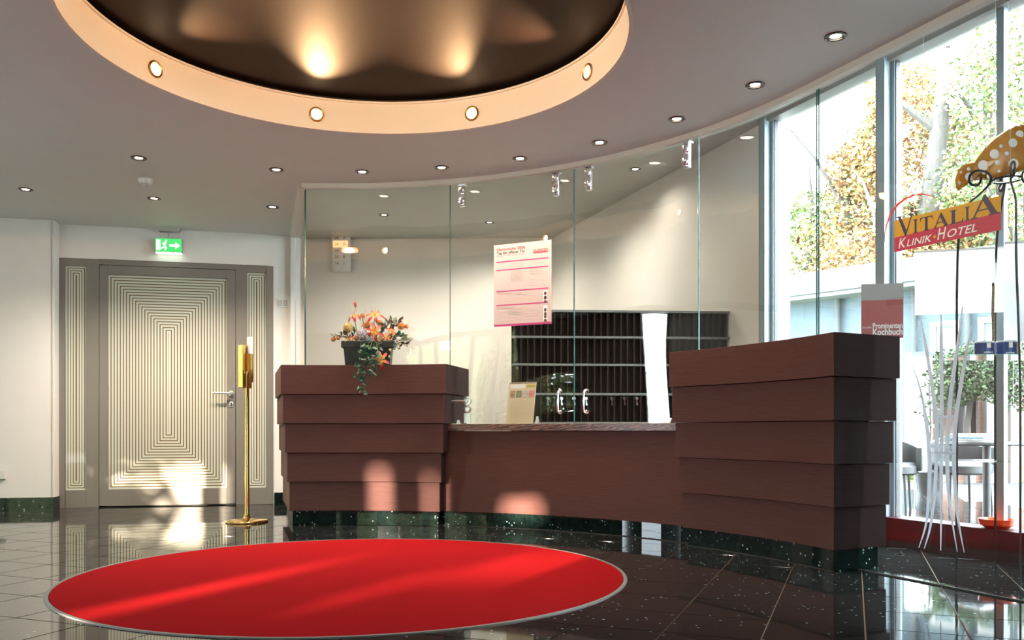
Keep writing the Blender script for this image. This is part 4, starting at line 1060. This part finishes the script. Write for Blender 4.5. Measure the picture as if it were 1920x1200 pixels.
iron('scroll_leg', [(1897,330),(1895,318),(1897,306),(1901,303),(1903,310),(1901,328),(1895,335),(1898,350),(1903,366),(1905,385),(1905,430),(1906,500),(1910,620),(1913,760),(1913,1068)])
iron('scroll_leg', [(1930,333),(1924,343),(1917,336),(1917,325),(1926,318),(1940,322),(1946,335),(1944,350),(1948,420),(1950,700),(1950,1068)])
mb = MB(); c = q3(1888, 337, DS+.05) - base; mb.tube([c + Vector((.068*cos(k*pi/12), .068*sin(k*pi/12), 0)) for k in range(25)], .005, 7, cap=False); mb.build('ring', M['iron'], st, smooth=True)
zs = CH + (HY-668)*DS/F
mb = MB(); x0, x1 = q3(1790,668).x-base.x, q3(1950,668).x-base.x
mb.box(x0, x1, -.13, .17, zs-.008, zs); mb.build('glass_shelf', M['shelf_glass'], st)
mb = MB(); mb.box(x0, x1, -.03, .17, .55, .558); mb.build('lower_glass_shelf', M['shelf_glass'], st)
M['tin'] = mat('dark_blue_tin', (.018,.045,.22), .3); M['tinlid'] = mat('pale_tin_lid', (.55,.62,.70), .35)
def tin(px0, px1, py0, py1, label, d):
    a, b = q3(px0, py1, d), q3(px1, py0, d); hw_ = (b.x-a.x)/2; c = Vector(((a.x+b.x)/2, a.y, zs+.001)); hh = b.z-a.z
    e = thing('tin', label, 'tin', c, 0, 'blue tins on the glass shelf'); n = 24
    mb = MB(); mb.lathe([(hw_, 0), (hw_, hh*.88)], n); mb.build('can', M['tin'], e, smooth=True)
    mb = MB(); mb.lathe([(hw_*1.02, hh*.88), (hw_*1.02, hh*.97), (hw_*.97, hh)], n); mb.build('lid', M['tinlid'], e, smooth=True)
    mb = MB()
    for k in range(4):
        f_ = lambda t_: (hw_*1.006*sin(t_), -hw_*1.006*cos(t_))
        t0_, t1_ = -.22+.11*k, -.22+.11*(k+1); mb.face([(*f_(t0_), hh*.52), (*f_(t1_), hh*.52), (*f_(t1_), hh*.86), (*f_(t0_), hh*.86)])
    mb.build('crest_label', mat('cream_label', (.85,.78,.62), .5), e, fix=False)
    mb = MB()
    for k in range(6):
        t0_, t1_ = -.5+.17*k, -.5+.17*k+.12; mb.face([(hw_*1.006*sin(t0_), -hw_*1.006*cos(t0_), hh*.16), (hw_*1.006*sin(t1_), -hw_*1.006*cos(t1_), hh*.16), (hw_*1.006*sin(t1_), -hw_*1.006*cos(t1_), hh*.24), (hw_*1.006*sin(t0_), -hw_*1.006*cos(t0_), hh*.24)])
    mb.build('caption_strip', M['logo_white'], e, fix=False)
tin(1828, 1862, 637, 663, 'dark blue round tin on the glass shelf, the shorter one', DS-.02); tin(1869, 1903, 630, 659, 'brighter blue round tin on the glass shelf next to the thick stake', DS+.02)
def stake(px, py0, py1, r, label, d):
    a, b = q3(px, py1, d), q3(px, py0, d); e = thing('wooden_stake', label, 'stake', (a.x, a.y, zs+.001), 0, 'wooden stakes on the glass shelf')
    h_ = b.z - zs; mb = MB(); mb.tube([(0,0,0), (.002,0,h_*.3), (-.002,0,h_*.6), (.001,0,h_*.95)], [r*1.1, r*.9, r, r*.85], 9); mb.build('shaft', grained('rough_bark', (.16,.10,.04), (.36,.27,.13), 90, .8, bmp=.6), e, smooth=True)
    mb = MB(); mb.lathe([(r*.85, h_*.95), (r*.95, h_*.97), (r*.5, h_)], 9); mb.build('tip', M['dark_lf'], e, smooth=True)
stake(1862, 530, 660, .007, 'thin rough brown stake on the shelf between the two blue tins', DS+.10); stake(1908, 572, 655, .011, 'thicker rough brown stake on the shelf beside the brighter tin', DS+.06)
mo = [(1905,232),(1887,243),(1863,260),(1847,277),(1835,293),(1825,308),(1805,310),(1797,318),(1791,335),(1792.5,352),(1798,357),(1808,350),(1818,339),(1847,338),(1872,335),(1897,327),(1920,318),(1938,312),(1952,300),(1956,275),(1945,250),(1925,235)]
mp = [q3(a, b, DS+.065) for a, b in mo]; mc = Vector((sum(p.x for p in mp)/len(mp), mp[0].y, sum(p.z for p in mp)/len(mp)))
mu = thing('mushroom_ornament', 'orange painted mushroom ornament with white dots on the iron stand', 'ornament', mc, 0)
mb = MB(); n = len(mp); P2 = [(p.x-mc.x, p.z-mc.z) for p in mp]
for (sc_, y_), (sc2, y2) in (((1, .0), (.9, -.018)), ((.9, -.018), (.6, -.030)), ((.6, -.030), (.15, -.036)), ((1, 0), (.9, .018)), ((.9, .018), (.15, .03))):
    for k in range(n):
        a, b = P2[k], P2[(k+1) % n]; mb.face([(a[0]*sc_, y_, a[1]*sc_), (b[0]*sc_, y_, b[1]*sc_), (b[0]*sc2, y2, b[1]*sc2), (a[0]*sc2, y2, a[1]*sc2)])
mb.face([(p[0]*.15, -.036, p[1]*.15) for p in P2]); mb.face([(p[0]*.15, .03, p[1]*.15) for p in P2])
mb.build('cap', grained('orange_glaze', (.46,.17,.012), (.56,.25,.025), 14, .25), mu, smooth='all')
for k, (px, py, r_) in enumerate([(1857,293,9),(1837,314,10),(1863,309,5),(1870,278,3.5),(1892,272,8.5),(1906,255,7.5),(1880,292,4),(1893,311,10),(1812,334,8),(1811,320,3.5),(1838,327,4),(1866,324,3),(1848,334,5),(1907,287,3.5),(1919,268,6),(1798,345,3.5),(1800,325,3)]):
    p = q3(px, py, DS+.065) - mc; rr = r_*DS/F; rad = max(abs(p.x)/.2, abs(p.z)/.17); yy_ = -.037 if rad < .3 else (-.034 if rad < .55 else (-.027 if rad < .8 else -.014))
    mb = MB(); mb.raw([(p.x, yy_-.003, p.z)] + [(p.x+rr*cos(2*pi*j/14), yy_, p.z+rr*sin(2*pi*j/14)*1.0) for j in range(14)], [(0, j+1, (j+1) % 14+1) for j in range(14)]); mb.build('white_dot', M['paper'], mu, fix=False)
mb = MB(); mb.tube([(.03, 0, -.04), (.035, 0, -.10)], [.012, .009], 10); mb.build('ferrule', M['iron'], mu, smooth=True)
# white patches behind the screen, modelled as hung blank oblongs
def translucent(name, c):
    m = bpy.data.materials.new(name); m.use_nodes = True; N = m.node_tree.nodes; L = m.node_tree.links; N.clear()
    o = N.new('ShaderNodeOutputMaterial'); a = N.new('ShaderNodeBsdfDiffuse'); b = N.new('ShaderNodeBsdfTranslucent'); mx = N.new('ShaderNodeMixShader')
    a.inputs[0].default_value = b.inputs[0].default_value = (*c, 1); mx.inputs[0].default_value = .6; L.new(a.outputs[0], mx.inputs[1]); L.new(b.outputs[0], mx.inputs[2]); L.new(mx.outputs[0], o.inputs[0]); return m
M['thin_white'] = translucent('thin_white_sheet', (.92,.93,.95))
def oblong(px0, px1, py0, py1, d0, label):
    a, b = q3(px0, py0, d0), q3(px1, py1, d0); e = thing('white_oblong', label, 'oblong', ((a.x+b.x)/2, d0, 0), R(-16), 'white oblongs behind the glass screen')
    w_ = (b.x-a.x)/2; mb = MB(); mb.box(-w_, w_, -.0008, .0008, b.z, a.z); mb.build('sheet', M['thin_white'], e)
    mb = MB(); mb.box(-w_, w_, -.004, .004, a.z-.006, a.z+.004); mb.build('top_rail', M['logo_white'], e)
    for s_ in (-.8, .8):
        mb = MB(); mb.tube([(s_*w_, 0, a.z), (s_*w_, 0, HO-.002)], .0012, 5); mb.build('hanging_cord', M['logo_white'], e)
oblong(1722, 1875, 468, 588, 4.60, 'large blank white notice hanging under the hotel logo'); oblong(1889, 1990, 452, 640, 4.40, 'blank white notice cut off by the picture edge')
# orange bowl on the sill
s_ = s_on_wall(1874); P_ = W1 + WDIR*s_
ob = thing('orange_bowl', 'glossy orange-red bowl on the wooden window sill', 'bowl', (P_.x-.02, P_.y-.01, .173))
M['orange'] = mat('orange_glaze_red', (.75,.07,.015), .2)
mb = MB(); mb.lathe([(.055, 0), (.088, .02), (.094, .052), (.090, .052), (.083, .022), (.001, .010)], 28, close=False); mb.build('body', M['orange'], ob, smooth=True)
mb = MB(); mb.lathe([(.05, 0), (.05, .004)], 20); mb.build('foot_ring', M['orange'], ob)

# ------------------------------------------------------------------ outdoors: ground, terrace furniture, pavilion, trees
M['paving'] = grained('grey_paving', (.06,.06,.06), (.09,.09,.085), 3, .7); M['grass'] = grained('lawn_grass', (.06,.10,.018), (.13,.16,.04), 8, .9)
M['gravel'] = grained('pale_gravel', (.48,.46,.42), (.58,.56,.52), 30, .9)
mb = MB(); mb.box(-60, 80, -70, 90, -.3, -.05); struct(mb.build('ground', M['gravel']))
mb = MB(); mb.prism([(2.2, 6.6), (3.9, 2.4), (20, 2.4), (30, 12), (14, 11.2), (1.0, 13.2), (1.0, 9.8)], -.06, -.03); struct(mb.build('terrace', M['paving']))
lw_ = MB(); lw_.prism([(1.5, 13.0), (14, 11.2), (30, 11.5), (30, 40), (1.5, 40)], -.05, -.02); struct(lw_.build('lawn', M['grass']))
gr = MB(); r_ = random.Random(12)
for k in range(9000):
    d = r_.uniform(12.6, 17); x_ = d*r_.uniform(.42, .62); h_ = r_.uniform(.03, .07); a = r_.uniform(0, pi)
    gr.raw([(x_-.01*cos(a), d-.01*sin(a), -.02), (x_+.01*cos(a), d+.01*sin(a), -.02), (x_+r_.uniform(-.03,.03), d+r_.uniform(-.03,.03), -.02+h_)], [(0,1,2)])
g_ = gr.build('grass_blades', M['grass'], fix=False); tag(g_, 'short green grass of the lawn beyond the terrace chairs', 'grass', kind='stuff')
# bucket chairs
def bucket(label, px, d, rz):
    x_ = (px-960)/F*d; e = thing('bucket_chair', label, 'chair', (x_, d, -.05), rz, 'black terrace chairs')
    mb = MB(); n = 14; ri, ro_ = .26, .30
    for k in range(n):
        a0, a1 = R(-10)+R(200)*k/n, R(-10)+R(200)*(k+1)/n
        zt_ = lambda a: .70 - .10*abs(cos(a))
        f = lambda rr, a, z: (rr*cos(a), rr*sin(a), z)
        mb.face([f(ri,a0,.40), f(ri,a1,.40), f(ri,a1,zt_(a1)), f(ri,a0,zt_(a0))]); mb.face([f(ro_,a0,.40), f(ro_,a1,.40), f(ro_,a1,zt_(a1)), f(ro_,a0,zt_(a0))])
        mb.face([f(ri,a0,zt_(a0)), f(ri,a1,zt_(a1)), f(ro_,a1,zt_(a1)), f(ro_,a0,zt_(a0))]); mb.face([f(ri,a0,.40), f(ri,a1,.40), f(ro_,a1,.40), f(ro_,a0,.40)])
        if k in (0, n-1):
            a = a0 if k == 0 else a1; mb.face([f(ri,a,.40), f(ro_,a,.40), f(ro_,a,zt_(a)), f(ri,a,zt_(a))])
    mb.build('backrest', M['black'], e, smooth=True)
    mb = MB(); mb.lathe([(.24, .36), (.27, .38), (.27, .44), (.24, .47), (.001, .475)], 24); mb.build('seat', M['black'], e, smooth=True)
    for sx in (-.19, .19):
        for sy in (-.19, .19):
            mb = MB(); mb.tube([(sx, sy, 0), (sx*.9, sy*.9, .38)], .013, 8); mb.build('leg', M['black'], e, smooth=True)
bucket('black bucket chair on the terrace directly behind the white reed decal', 1800, 7.9, R(0)); bucket('black bucket chair on the terrace half hidden by the tall counter', 1660, 7.8, R(-30))
x_, d = (1850-960)/F*6.9, 6.9
tb = thing('terrace_table', 'dark round terrace table piled with magazines outside the window', 'table', (x_, d, -.05))
mb = MB(); mb.lathe([(.001, .64), (.34, .64), (.345, .65), (.34, .665), (.001, .665)], 36, close=False); mb.build('top', M['black'], tb, smooth=True)
mb = MB(); mb.lathe([(.03, .02), (.03, .64)], 14); mb.build('column', M['black'], tb, smooth=True)
mb = MB(); mb.lathe([(.22, 0), (.22, .012), (.05, .03)], 28); mb.build('foot', M['black'], tb, smooth=True)
mg = [((.72,.70,.66), 'white magazine lying open on top of the pile on the terrace table', 20), ((.45,.06,.05), 'red magazine in the pile on the terrace table', -12), ((.10,.22,.30), 'teal magazine in the pile on the terrace table', 35),
      ((.55,.60,.66), 'pale blue magazine in the pile on the terrace table', 5), ((.50,.30,.16), 'tan magazine at the bottom of the pile on the terrace table', -30)]
for k, (c_, lab, a) in enumerate(mg[::-1]):
    e = thing('magazine', lab, 'magazine', (x_-.12+.03*math.sin(k*2.1), d-.02+.03*cos(k*1.7), .616+k*.0135), R(a), 'magazines on the terrace table')
    mb = MB(); mb.box(-.105, .105, -.145, .145, .0005, .0115); mb.build('pages', M['paper'], e)
    mb = MB(); mb.box(-.107, .107, -.147, .147, .0116, .0128); mb.box(-.109, -.107, -.147, .147, .0005, .0128); mb.build('cover', mat('magazine_cover', c_, .35), e)
# pavilion
A_, B_ = Vector((2.2, 19.3)), Vector((10.5, 9.9)); pd = (B_-A_).normalized(); LP = (B_-A_).length
pv = thing('garden_pavilion', 'low pale blue garden pavilion with a flat grey roof edge', 'building', (A_.x, A_.y, -.05), math.atan2(pd.y, pd.x))
M['pale'] = grained('pale_blue_render', (.075,.105,.125), (.085,.115,.135), 2, .8); M['fascia'] = grained('grey_fascia', (.055,.062,.064), (.065,.072,.074), 6, .7)
mb = MB(); mb.box(0, LP, 0, 2.2, 0, 3.05); mb.build('wall', M['pale'], pv)
mb = MB(); mb.box(-.3, LP+.3, -.5, 2.5, 3.05, 3.12); mb.build('soffit', mat('pale_soffit', (.16,.17,.18), .8), pv)
mb = MB(); mb.box(-.35, LP+.35, -.55, 2.5, 3.12, 3.50); mb.build('roof_edge', M['fascia'], pv)
M['dkglass'] = mat('dark_pane', (.10,.15,.17), .1)
def k_on(px): 
    k = (px-960)/F; return (k*A_.y - A_.x)/(pd.x - k*pd.y)
for a, b, z0, z1 in ((k_on(1497), k_on(1550), .9, 2.35), (k_on(1590), k_on(1640), .9, 2.40), (k_on(1745), k_on(1800), .8, 2.5), (k_on(1835), k_on(1895), .8, 2.5), (k_on(1910), k_on(1965), .8, 2.5)):
    fr_ = MB(); frame_rect(fr_, a, b, z0, z1, .09, .09, -.04, .02); f_ = fr_.build('window', M['alu_g'], pv)
    mb = MB(); mb.box(a+.09, b-.09, -.012, -.006, z0+.09, z1-.09); mb.build('window_pane', M['dkglass'], f_)
for s_ in (k_on(1575), k_on(1718), k_on(1818)):
    mb = MB(); mb.tube([(s_, -.08, 0), (s_, -.08, 3.1)], .05, 10); mb.build('downpipe', M['fascia'], pv, smooth=True)
# white garden wall with railing, brick wall, air conditioner
d = 11.6; xw0, xw1 = (1712-960)/F*d, (1748-960)/F*d
gw = thing('garden_wall', 'bright white garden wall end beyond the terrace', 'wall', (xw0, d, -.05), 0)
mb = MB(); mb.box(0, xw1-xw0, 0, .25, .42, 1.75); mb.build('render', M['white'], gw); mb = MB(); mb.box(-.02, xw1-xw0+.02, -.02, .27, 1.75, 1.80); mb.build('coping', M['fascia'], gw)
for k in range(9):
    mb = MB(); x_ = .01 + k*(xw1-xw0-.02)/8; mb.tube([(x_, -.02, 0), (x_, -.02, .50)], .007, 6); mb.build('picket', M['white'], gw)
d = 12.2; xb0, xb1 = (1746-960)/F*d, (1990-960)/F*d
def brick_mat():
    m = mat('pink_brick', (.55,.28,.20), .85); N, L, P = nt(m); bt = N.new('ShaderNodeTexBrick'); bt.inputs['Scale'].default_value = 3.6
    bt.inputs['Color1'].default_value = (.26,.12,.085,1); bt.inputs['Color2'].default_value = (.33,.19,.14,1); bt.inputs['Mortar'].default_value = (.32,.28,.26,1); bt.inputs['Mortar Size'].default_value = .012
    mp_ = N.new('ShaderNodeMapping'); mp_.inputs['Rotation'].default_value = (R(90), 0, 0); g = N.new('ShaderNodeNewGeometry'); L.new(g.outputs['Position'], mp_.inputs[0]); L.new(mp_.outputs[0], bt.inputs['Vector'])
    L.new(bt.outputs[0], P.inputs['Base Color']); return m
bw_ = thing('brick_wall', 'pinkish brick garden wall under the dark shrubs', 'wall', (xb0, d, -.05))
mb = MB(); mb.box(0, xb1-xb0, 0, .25, 0, 1.32); mb.build('masonry', brick_mat(), bw_); mb = MB(); mb.box(-.02, xb1-xb0+.02, -.03, .28, 1.32, 1.37); mb.build('coping', M['fascia'], bw_)
for px in (1814, 1848, 1893):
    mb = MB(); x_ = (px-960)/F*d - xb0; mb.box(x_-.05, x_+.05, -.12, -.005, 0, 1.5); mb.build('post', M['alu_g'], bw_)
ac = thing('air_conditioner', 'grey outdoor air conditioner box with a round fan grille', 'air conditioner', ((1820-960)/F*11.9, 11.9, CH+(HY-744)*11.9/F))
mb = MB(); mb.box(-.125, .125, 0, .16, 0, .32); mb.build('casing', mat('dull_grey_metal', (.10,.105,.09), .6), ac, bevel=.006)
mb = MB()
for rr in (.035, .06, .085, .105): mb.tube([(rr*cos(k*pi/12), -.006, .175+rr*sin(k*pi/12)) for k in range(25)], .004, 5, cap=False)
mb.build('fan_grille', M['black'], ac)
for sx in (-.09, .09):
    mb = MB(); mb.box(sx-.012, sx+.012, .01, .15, -.57, 0); mb.build('bracket', M['black'], ac)
# leafy plants: shared leaf cloud maker
def leaf_cloud(mb, c, rad, n, size, seed, nm, squash=1.0, hollow=.55):
    r_ = random.Random(seed); c = Vector(c)
    for k in range(n):
        while True:
            q = Vector((r_.uniform(-1,1), r_.uniform(-1,1), r_.uniform(-1,1)))
            if hollow*r_.random() < q.length < 1: break
        p = c + Vector((q.x*rad[0], q.y*rad[1], q.z*rad[2]))
        d_ = Vector((r_.gauss(0,1), r_.gauss(0,1), r_.gauss(0,.6)-.2)).normalized(); s_ = d_.orthogonal().normalized(); s_ = Matrix.Rotation(r_.uniform(0,6.28), 3, d_) @ s_
        l_ = size*r_.uniform(.6,1.3); mb.face([p, p+d_*l_*.5+s_*l_*.38, p+d_*l_, p+d_*l_*.5-s_*l_*.38], r_.randrange(nm))
def leaf_m(name, c0, c1):
    m = grained(name, c0, c1, 1.5, .7); return m
M['lg1'] = leaf_m('green_leaf', (.072,.122,.030), (.118,.165,.055)); M['lg2'] = leaf_m('deep_green_leaf', (.042,.080,.024), (.07,.105,.04)); M['lo1'] = leaf_m('orange_leaf', (.25,.115,.032), (.30,.165,.06)); M['lo2'] = leaf_m('yellow_leaf', (.27,.185,.055), (.32,.24,.095)); M['lo3'] = leaf_m('russet_leaf', (.20,.085,.036), (.25,.13,.066))
M['bark'] = grained('grey_bark', (.045,.038,.032), (.075,.066,.058), 6, .9, stretch=(3,3,.6), bmp=.5); M['dkbush'] = leaf_m('dark_shrub_leaf', (.02,.028,.012), (.055,.065,.03))
def tree(label, px, d, trunk_h, r, blobs, mats, seed, n=2600, size=.16, lean=0, branch=True):
    x_ = (px-960)/F*d; e = thing('tree', label, 'tree', (x_, d, -.05), 0, 'trees beyond the pavilion')
    mb = MB(); P = [Vector((lean*t_, 0, trunk_h*t_)) + Vector((.12*sin(5*t_+seed), 0, 0)) for t_ in (0,.2,.4,.6,.8,1)]; mb.tube(P, [r*1.25, r, r*.9, r*.8, r*.65, r*.35], 12); mb.build('trunk', M['bark'], e, smooth=True)
    r_ = random.Random(seed)
    for k in range(5):
        a = P[2+k % 4]; b = a + Vector((r_.uniform(-1.6,1.6), r_.uniform(-.8,.8), r_.uniform(.8,2.2))); mb = MB(); mb.tube([a, (a+b)/2+Vector((0,0,.2)), b], [r*.4, r*.25, r*.1], 7); mb.build('branch', M['bark'], e, smooth=True)
    mb = MB()
    for k, (bx_, by_, bz_, rx_, ry_, rz_) in enumerate(blobs): leaf_cloud(mb, (bx_, by_, bz_), (rx_, ry_, rz_), int(n*2.1), size*.66, seed*10+k, len(mats))
    o = mb.build('foliage', [M[m] for m in mats], e, fix=False); o['kind'] = 'stuff'
tree('autumn maple with a thick pale trunk seen beside the window mullion', 1715, 20, 9.5, .30, [(-.5,1.2,5.3,1.5,.8,1.1), (1.3,1.2,7.6,1.2,.8,.9), (-.9,1.0,7.0,.8,.6,.8), (1.5,1.0,6.0,1.3,.7,.6), (.2,1.2,9.0,1.0,.7,.8)], ('lo1','lo2','lo3','lo2'), 3, 1150, .17, .6)
tree('green and orange tree filling the middle garden window', 1585, 21, 7.5, .16, [(0,0,4.9,1.5,1.4,1.2), (.6,0,6.3,1.0,1.2,1.0), (.9,.3,7.8,.5,.6,.8)], ('lo1','lo2','lg1','lo3'), 5, 1000, .16)
tree('light green tree at the left of the garden window', 1520, 22, 6.0, .14, [(-.2,0,4.9,1.2,1.3,1.3), (.2,.4,6.1,.8,.9,.9)], ('lg1','lg1','lo2'), 8, 900, .16)
tree('tall fresh green tree behind the mushroom ornament', 1850, 20, 9.0, .2, [(0,0,5.6,2.2,1.6,1.4), (.5,.2,8.0,1.9,1.6,1.5), (-.9,0,4.7,1.4,1.2,.8)], ('lg1','lg1','lg2','lo2'), 11, 1900, .15)
tree('dense green tree at the picture edge above the white notice', 1945, 18, 9.0, .2, [(0,0,6.0,2.0,1.6,1.7), (.3,.2,8.6,1.8,1.5,1.2)], ('lg1','lg2','lo2'), 14, 2000, .16)
tree('orange tree low behind the pavilion roof', 1640, 19.5, 5.6, .12, [(0,0,4.5,1.4,1.2,.8), (1.6,.2,4.7,1.3,1.2,.8)], ('lo1','lo2','lo3'), 17, 1300, .16)
for k, (px, d, zc, rx_, rz_, lab) in enumerate([(1782, 11.75, 1.45, .42, .42, 'dark shrub over the brick wall behind the white reed decal'), (1835, 11.5, 1.55, .45, .40, 'dark shrub over the brick wall behind the blue tins'),
        (1905, 11.3, 1.45, .5, .45, 'dark shrub at the picture edge behind the iron stand')]):
    x_ = (px-960)/F*d; e = thing('shrub', lab, 'shrub', (x_, d, -.05), 0, 'shrubs over the brick wall'); mb = MB(); mb.tube([(0,.3,0), (0,.3,.8), (0,.1,1.5)], .04, 8); mb.build('stem', M['bark'], e)
    mb = MB(); leaf_cloud(mb, (0,0,zc), (rx_,.35,rz_), 3200, .045, 60+k, 2); o = mb.build('foliage', [M['dkbush'], M['lg2']], e, fix=False); o['kind'] = 'stuff'
x_, d = (1742-960)/F*9.5, 9.5
e = thing('potted_ficus', 'slender leafy plant in front of the white garden wall', 'plant', (x_, d, -.05)); mb = MB(); mb.tube([(0,0,.3), (.02,0,.8), (0,0,1.25)], .01, 6); mb.build('stem', M['bark'], e)
mb = MB(); leaf_cloud(mb, (0,0,1.1), (.13,.13,.33), 90, .07, 77, 2); mb.build('foliage', [M['dkbush'], M['lg2']], e, fix=False)['kind'] = 'stuff'
mb = MB(); mb.lathe([(.11, 0), (.14, .28), (.15, .30), (.13, .30), (.12, .27)], 20); mb.build('pot', M['black'], e, smooth=True)

# ------------------------------------------------------------------ entrance side behind the camera: glazed front, added hedge, trees
wf = struct(bpy.data.objects.new('window_2', None)); COL.objects.link(wf)
M['frame_d'] = mat('dark_front_frame', (.05,.045,.04), .5)
for x_ in (-6.5, -5.45, -3.85):
    mb = MB(); mb.box(x_-.05, x_+.05, -4.12, -4.0, 0, 2.49); mb.build('post', M['frame_d'] if x_ not in (.45,) else M['frame_d'], wf)
for y_ in (-3.2, -2.3, -1.4, -.1, .58, 3.9, 4.66):
    mb = MB(); mb.box(-6.6, -6.5, y_-.05, y_+.05, 0, 2.49); mb.build('post', M['frame_d'], wf)
# unseen hedge added to block low sun, its gaps placed for the sun patches
sx_, sz_ = math.tan(SUN_AZ), math.tan(SUN_EL)/cos(SUN_AZ); HYY = -14.0
def gapr(xa, xb, za, zb, d): 
    return (xa-(d-HYY)*sx_, xb-(d-HYY)*sx_, za+(d-HYY)*sz_, zb+(d-HYY)*sz_)
gaps = [gapr(-1.74,-1.56,-.02,.20,3.3), gapr(-1.05,-.975,-.02,.42,6.37), gapr(-.615,-.58,-.02,.36,6.37), gapr(-.10,.20,.09,.19,6.2), gapr(-3.75,-2.85,-.05,.36,8.0), gapr(-.30,.20,.0,.10,4.3), gapr(-.70,-.56,-.01,.06,3.8)]
xs = sorted(set([-32., 14.] + [g[0] for g in gaps] + [g[1] for g in gaps])); zs_ = sorted(set([-.05, 5.6] + [g[2] for g in gaps] + [g[3] for g in gaps]))
hm = MB()
for i in range(len(xs)-1):
    for j in range(len(zs_)-1):
        xc, zc = (xs[i]+xs[i+1])/2, (zs_[j]+zs_[j+1])/2
        if any(g[0] < xc < g[1] and g[2] < zc < g[3] for g in gaps): continue
        T = .5; a, b, c_, d_ = xs[i], xs[i+1], zs_[j], zs_[j+1]; s1, s2 = -T*sx_, T*sz_
        hm.raw([(a,HYY,c_),(b,HYY,c_),(b,HYY,d_),(a,HYY,d_),(a+s1,HYY-T,c_+s2),(b+s1,HYY-T,c_+s2),(b+s1,HYY-T,d_+s2),(a+s1,HYY-T,d_+s2)], [(0,1,2,3),(7,6,5,4),(0,4,5,1),(1,5,6,2),(2,6,7,3),(3,7,4,0)])
M['hedge'] = grained('sun_mask_leaves', (.04,.06,.02), (.20,.22,.09), 5, .8, bmp=.8)
hg = thing('sun_mask_hedge', 'unseen green hedge added with gaps to shape the sun patches', 'hedge'); hm.build('sun_mask_body', M['hedge'], hg, fix=False)
ih = thing('ivy_hedge', 'loose yellow-green hedge outside the side window of the entrance', 'hedge')
mb = MB()
for k in range(8): leaf_cloud(mb, (-9.6, -3.6 + k*.85, 1.6 + .15*(k % 2)), (.7, .8, 1.9), 1700, .16, 300+k, 3)
mb.build('foliage', [M['lg1'], M['lg2'], M['lo2']], ih, fix=False)['kind'] = 'stuff'
for k in range(4):
    mb = MB(); mb.tube([(-9.6, -3.2+k*1.9, -.05), (-9.55, -3.1+k*1.9, 1.6), (-9.6, -3.2+k*1.9, 3.2)], [.07, .05, .02], 8); mb.build('trunk', M['bark'], ih, smooth=True)
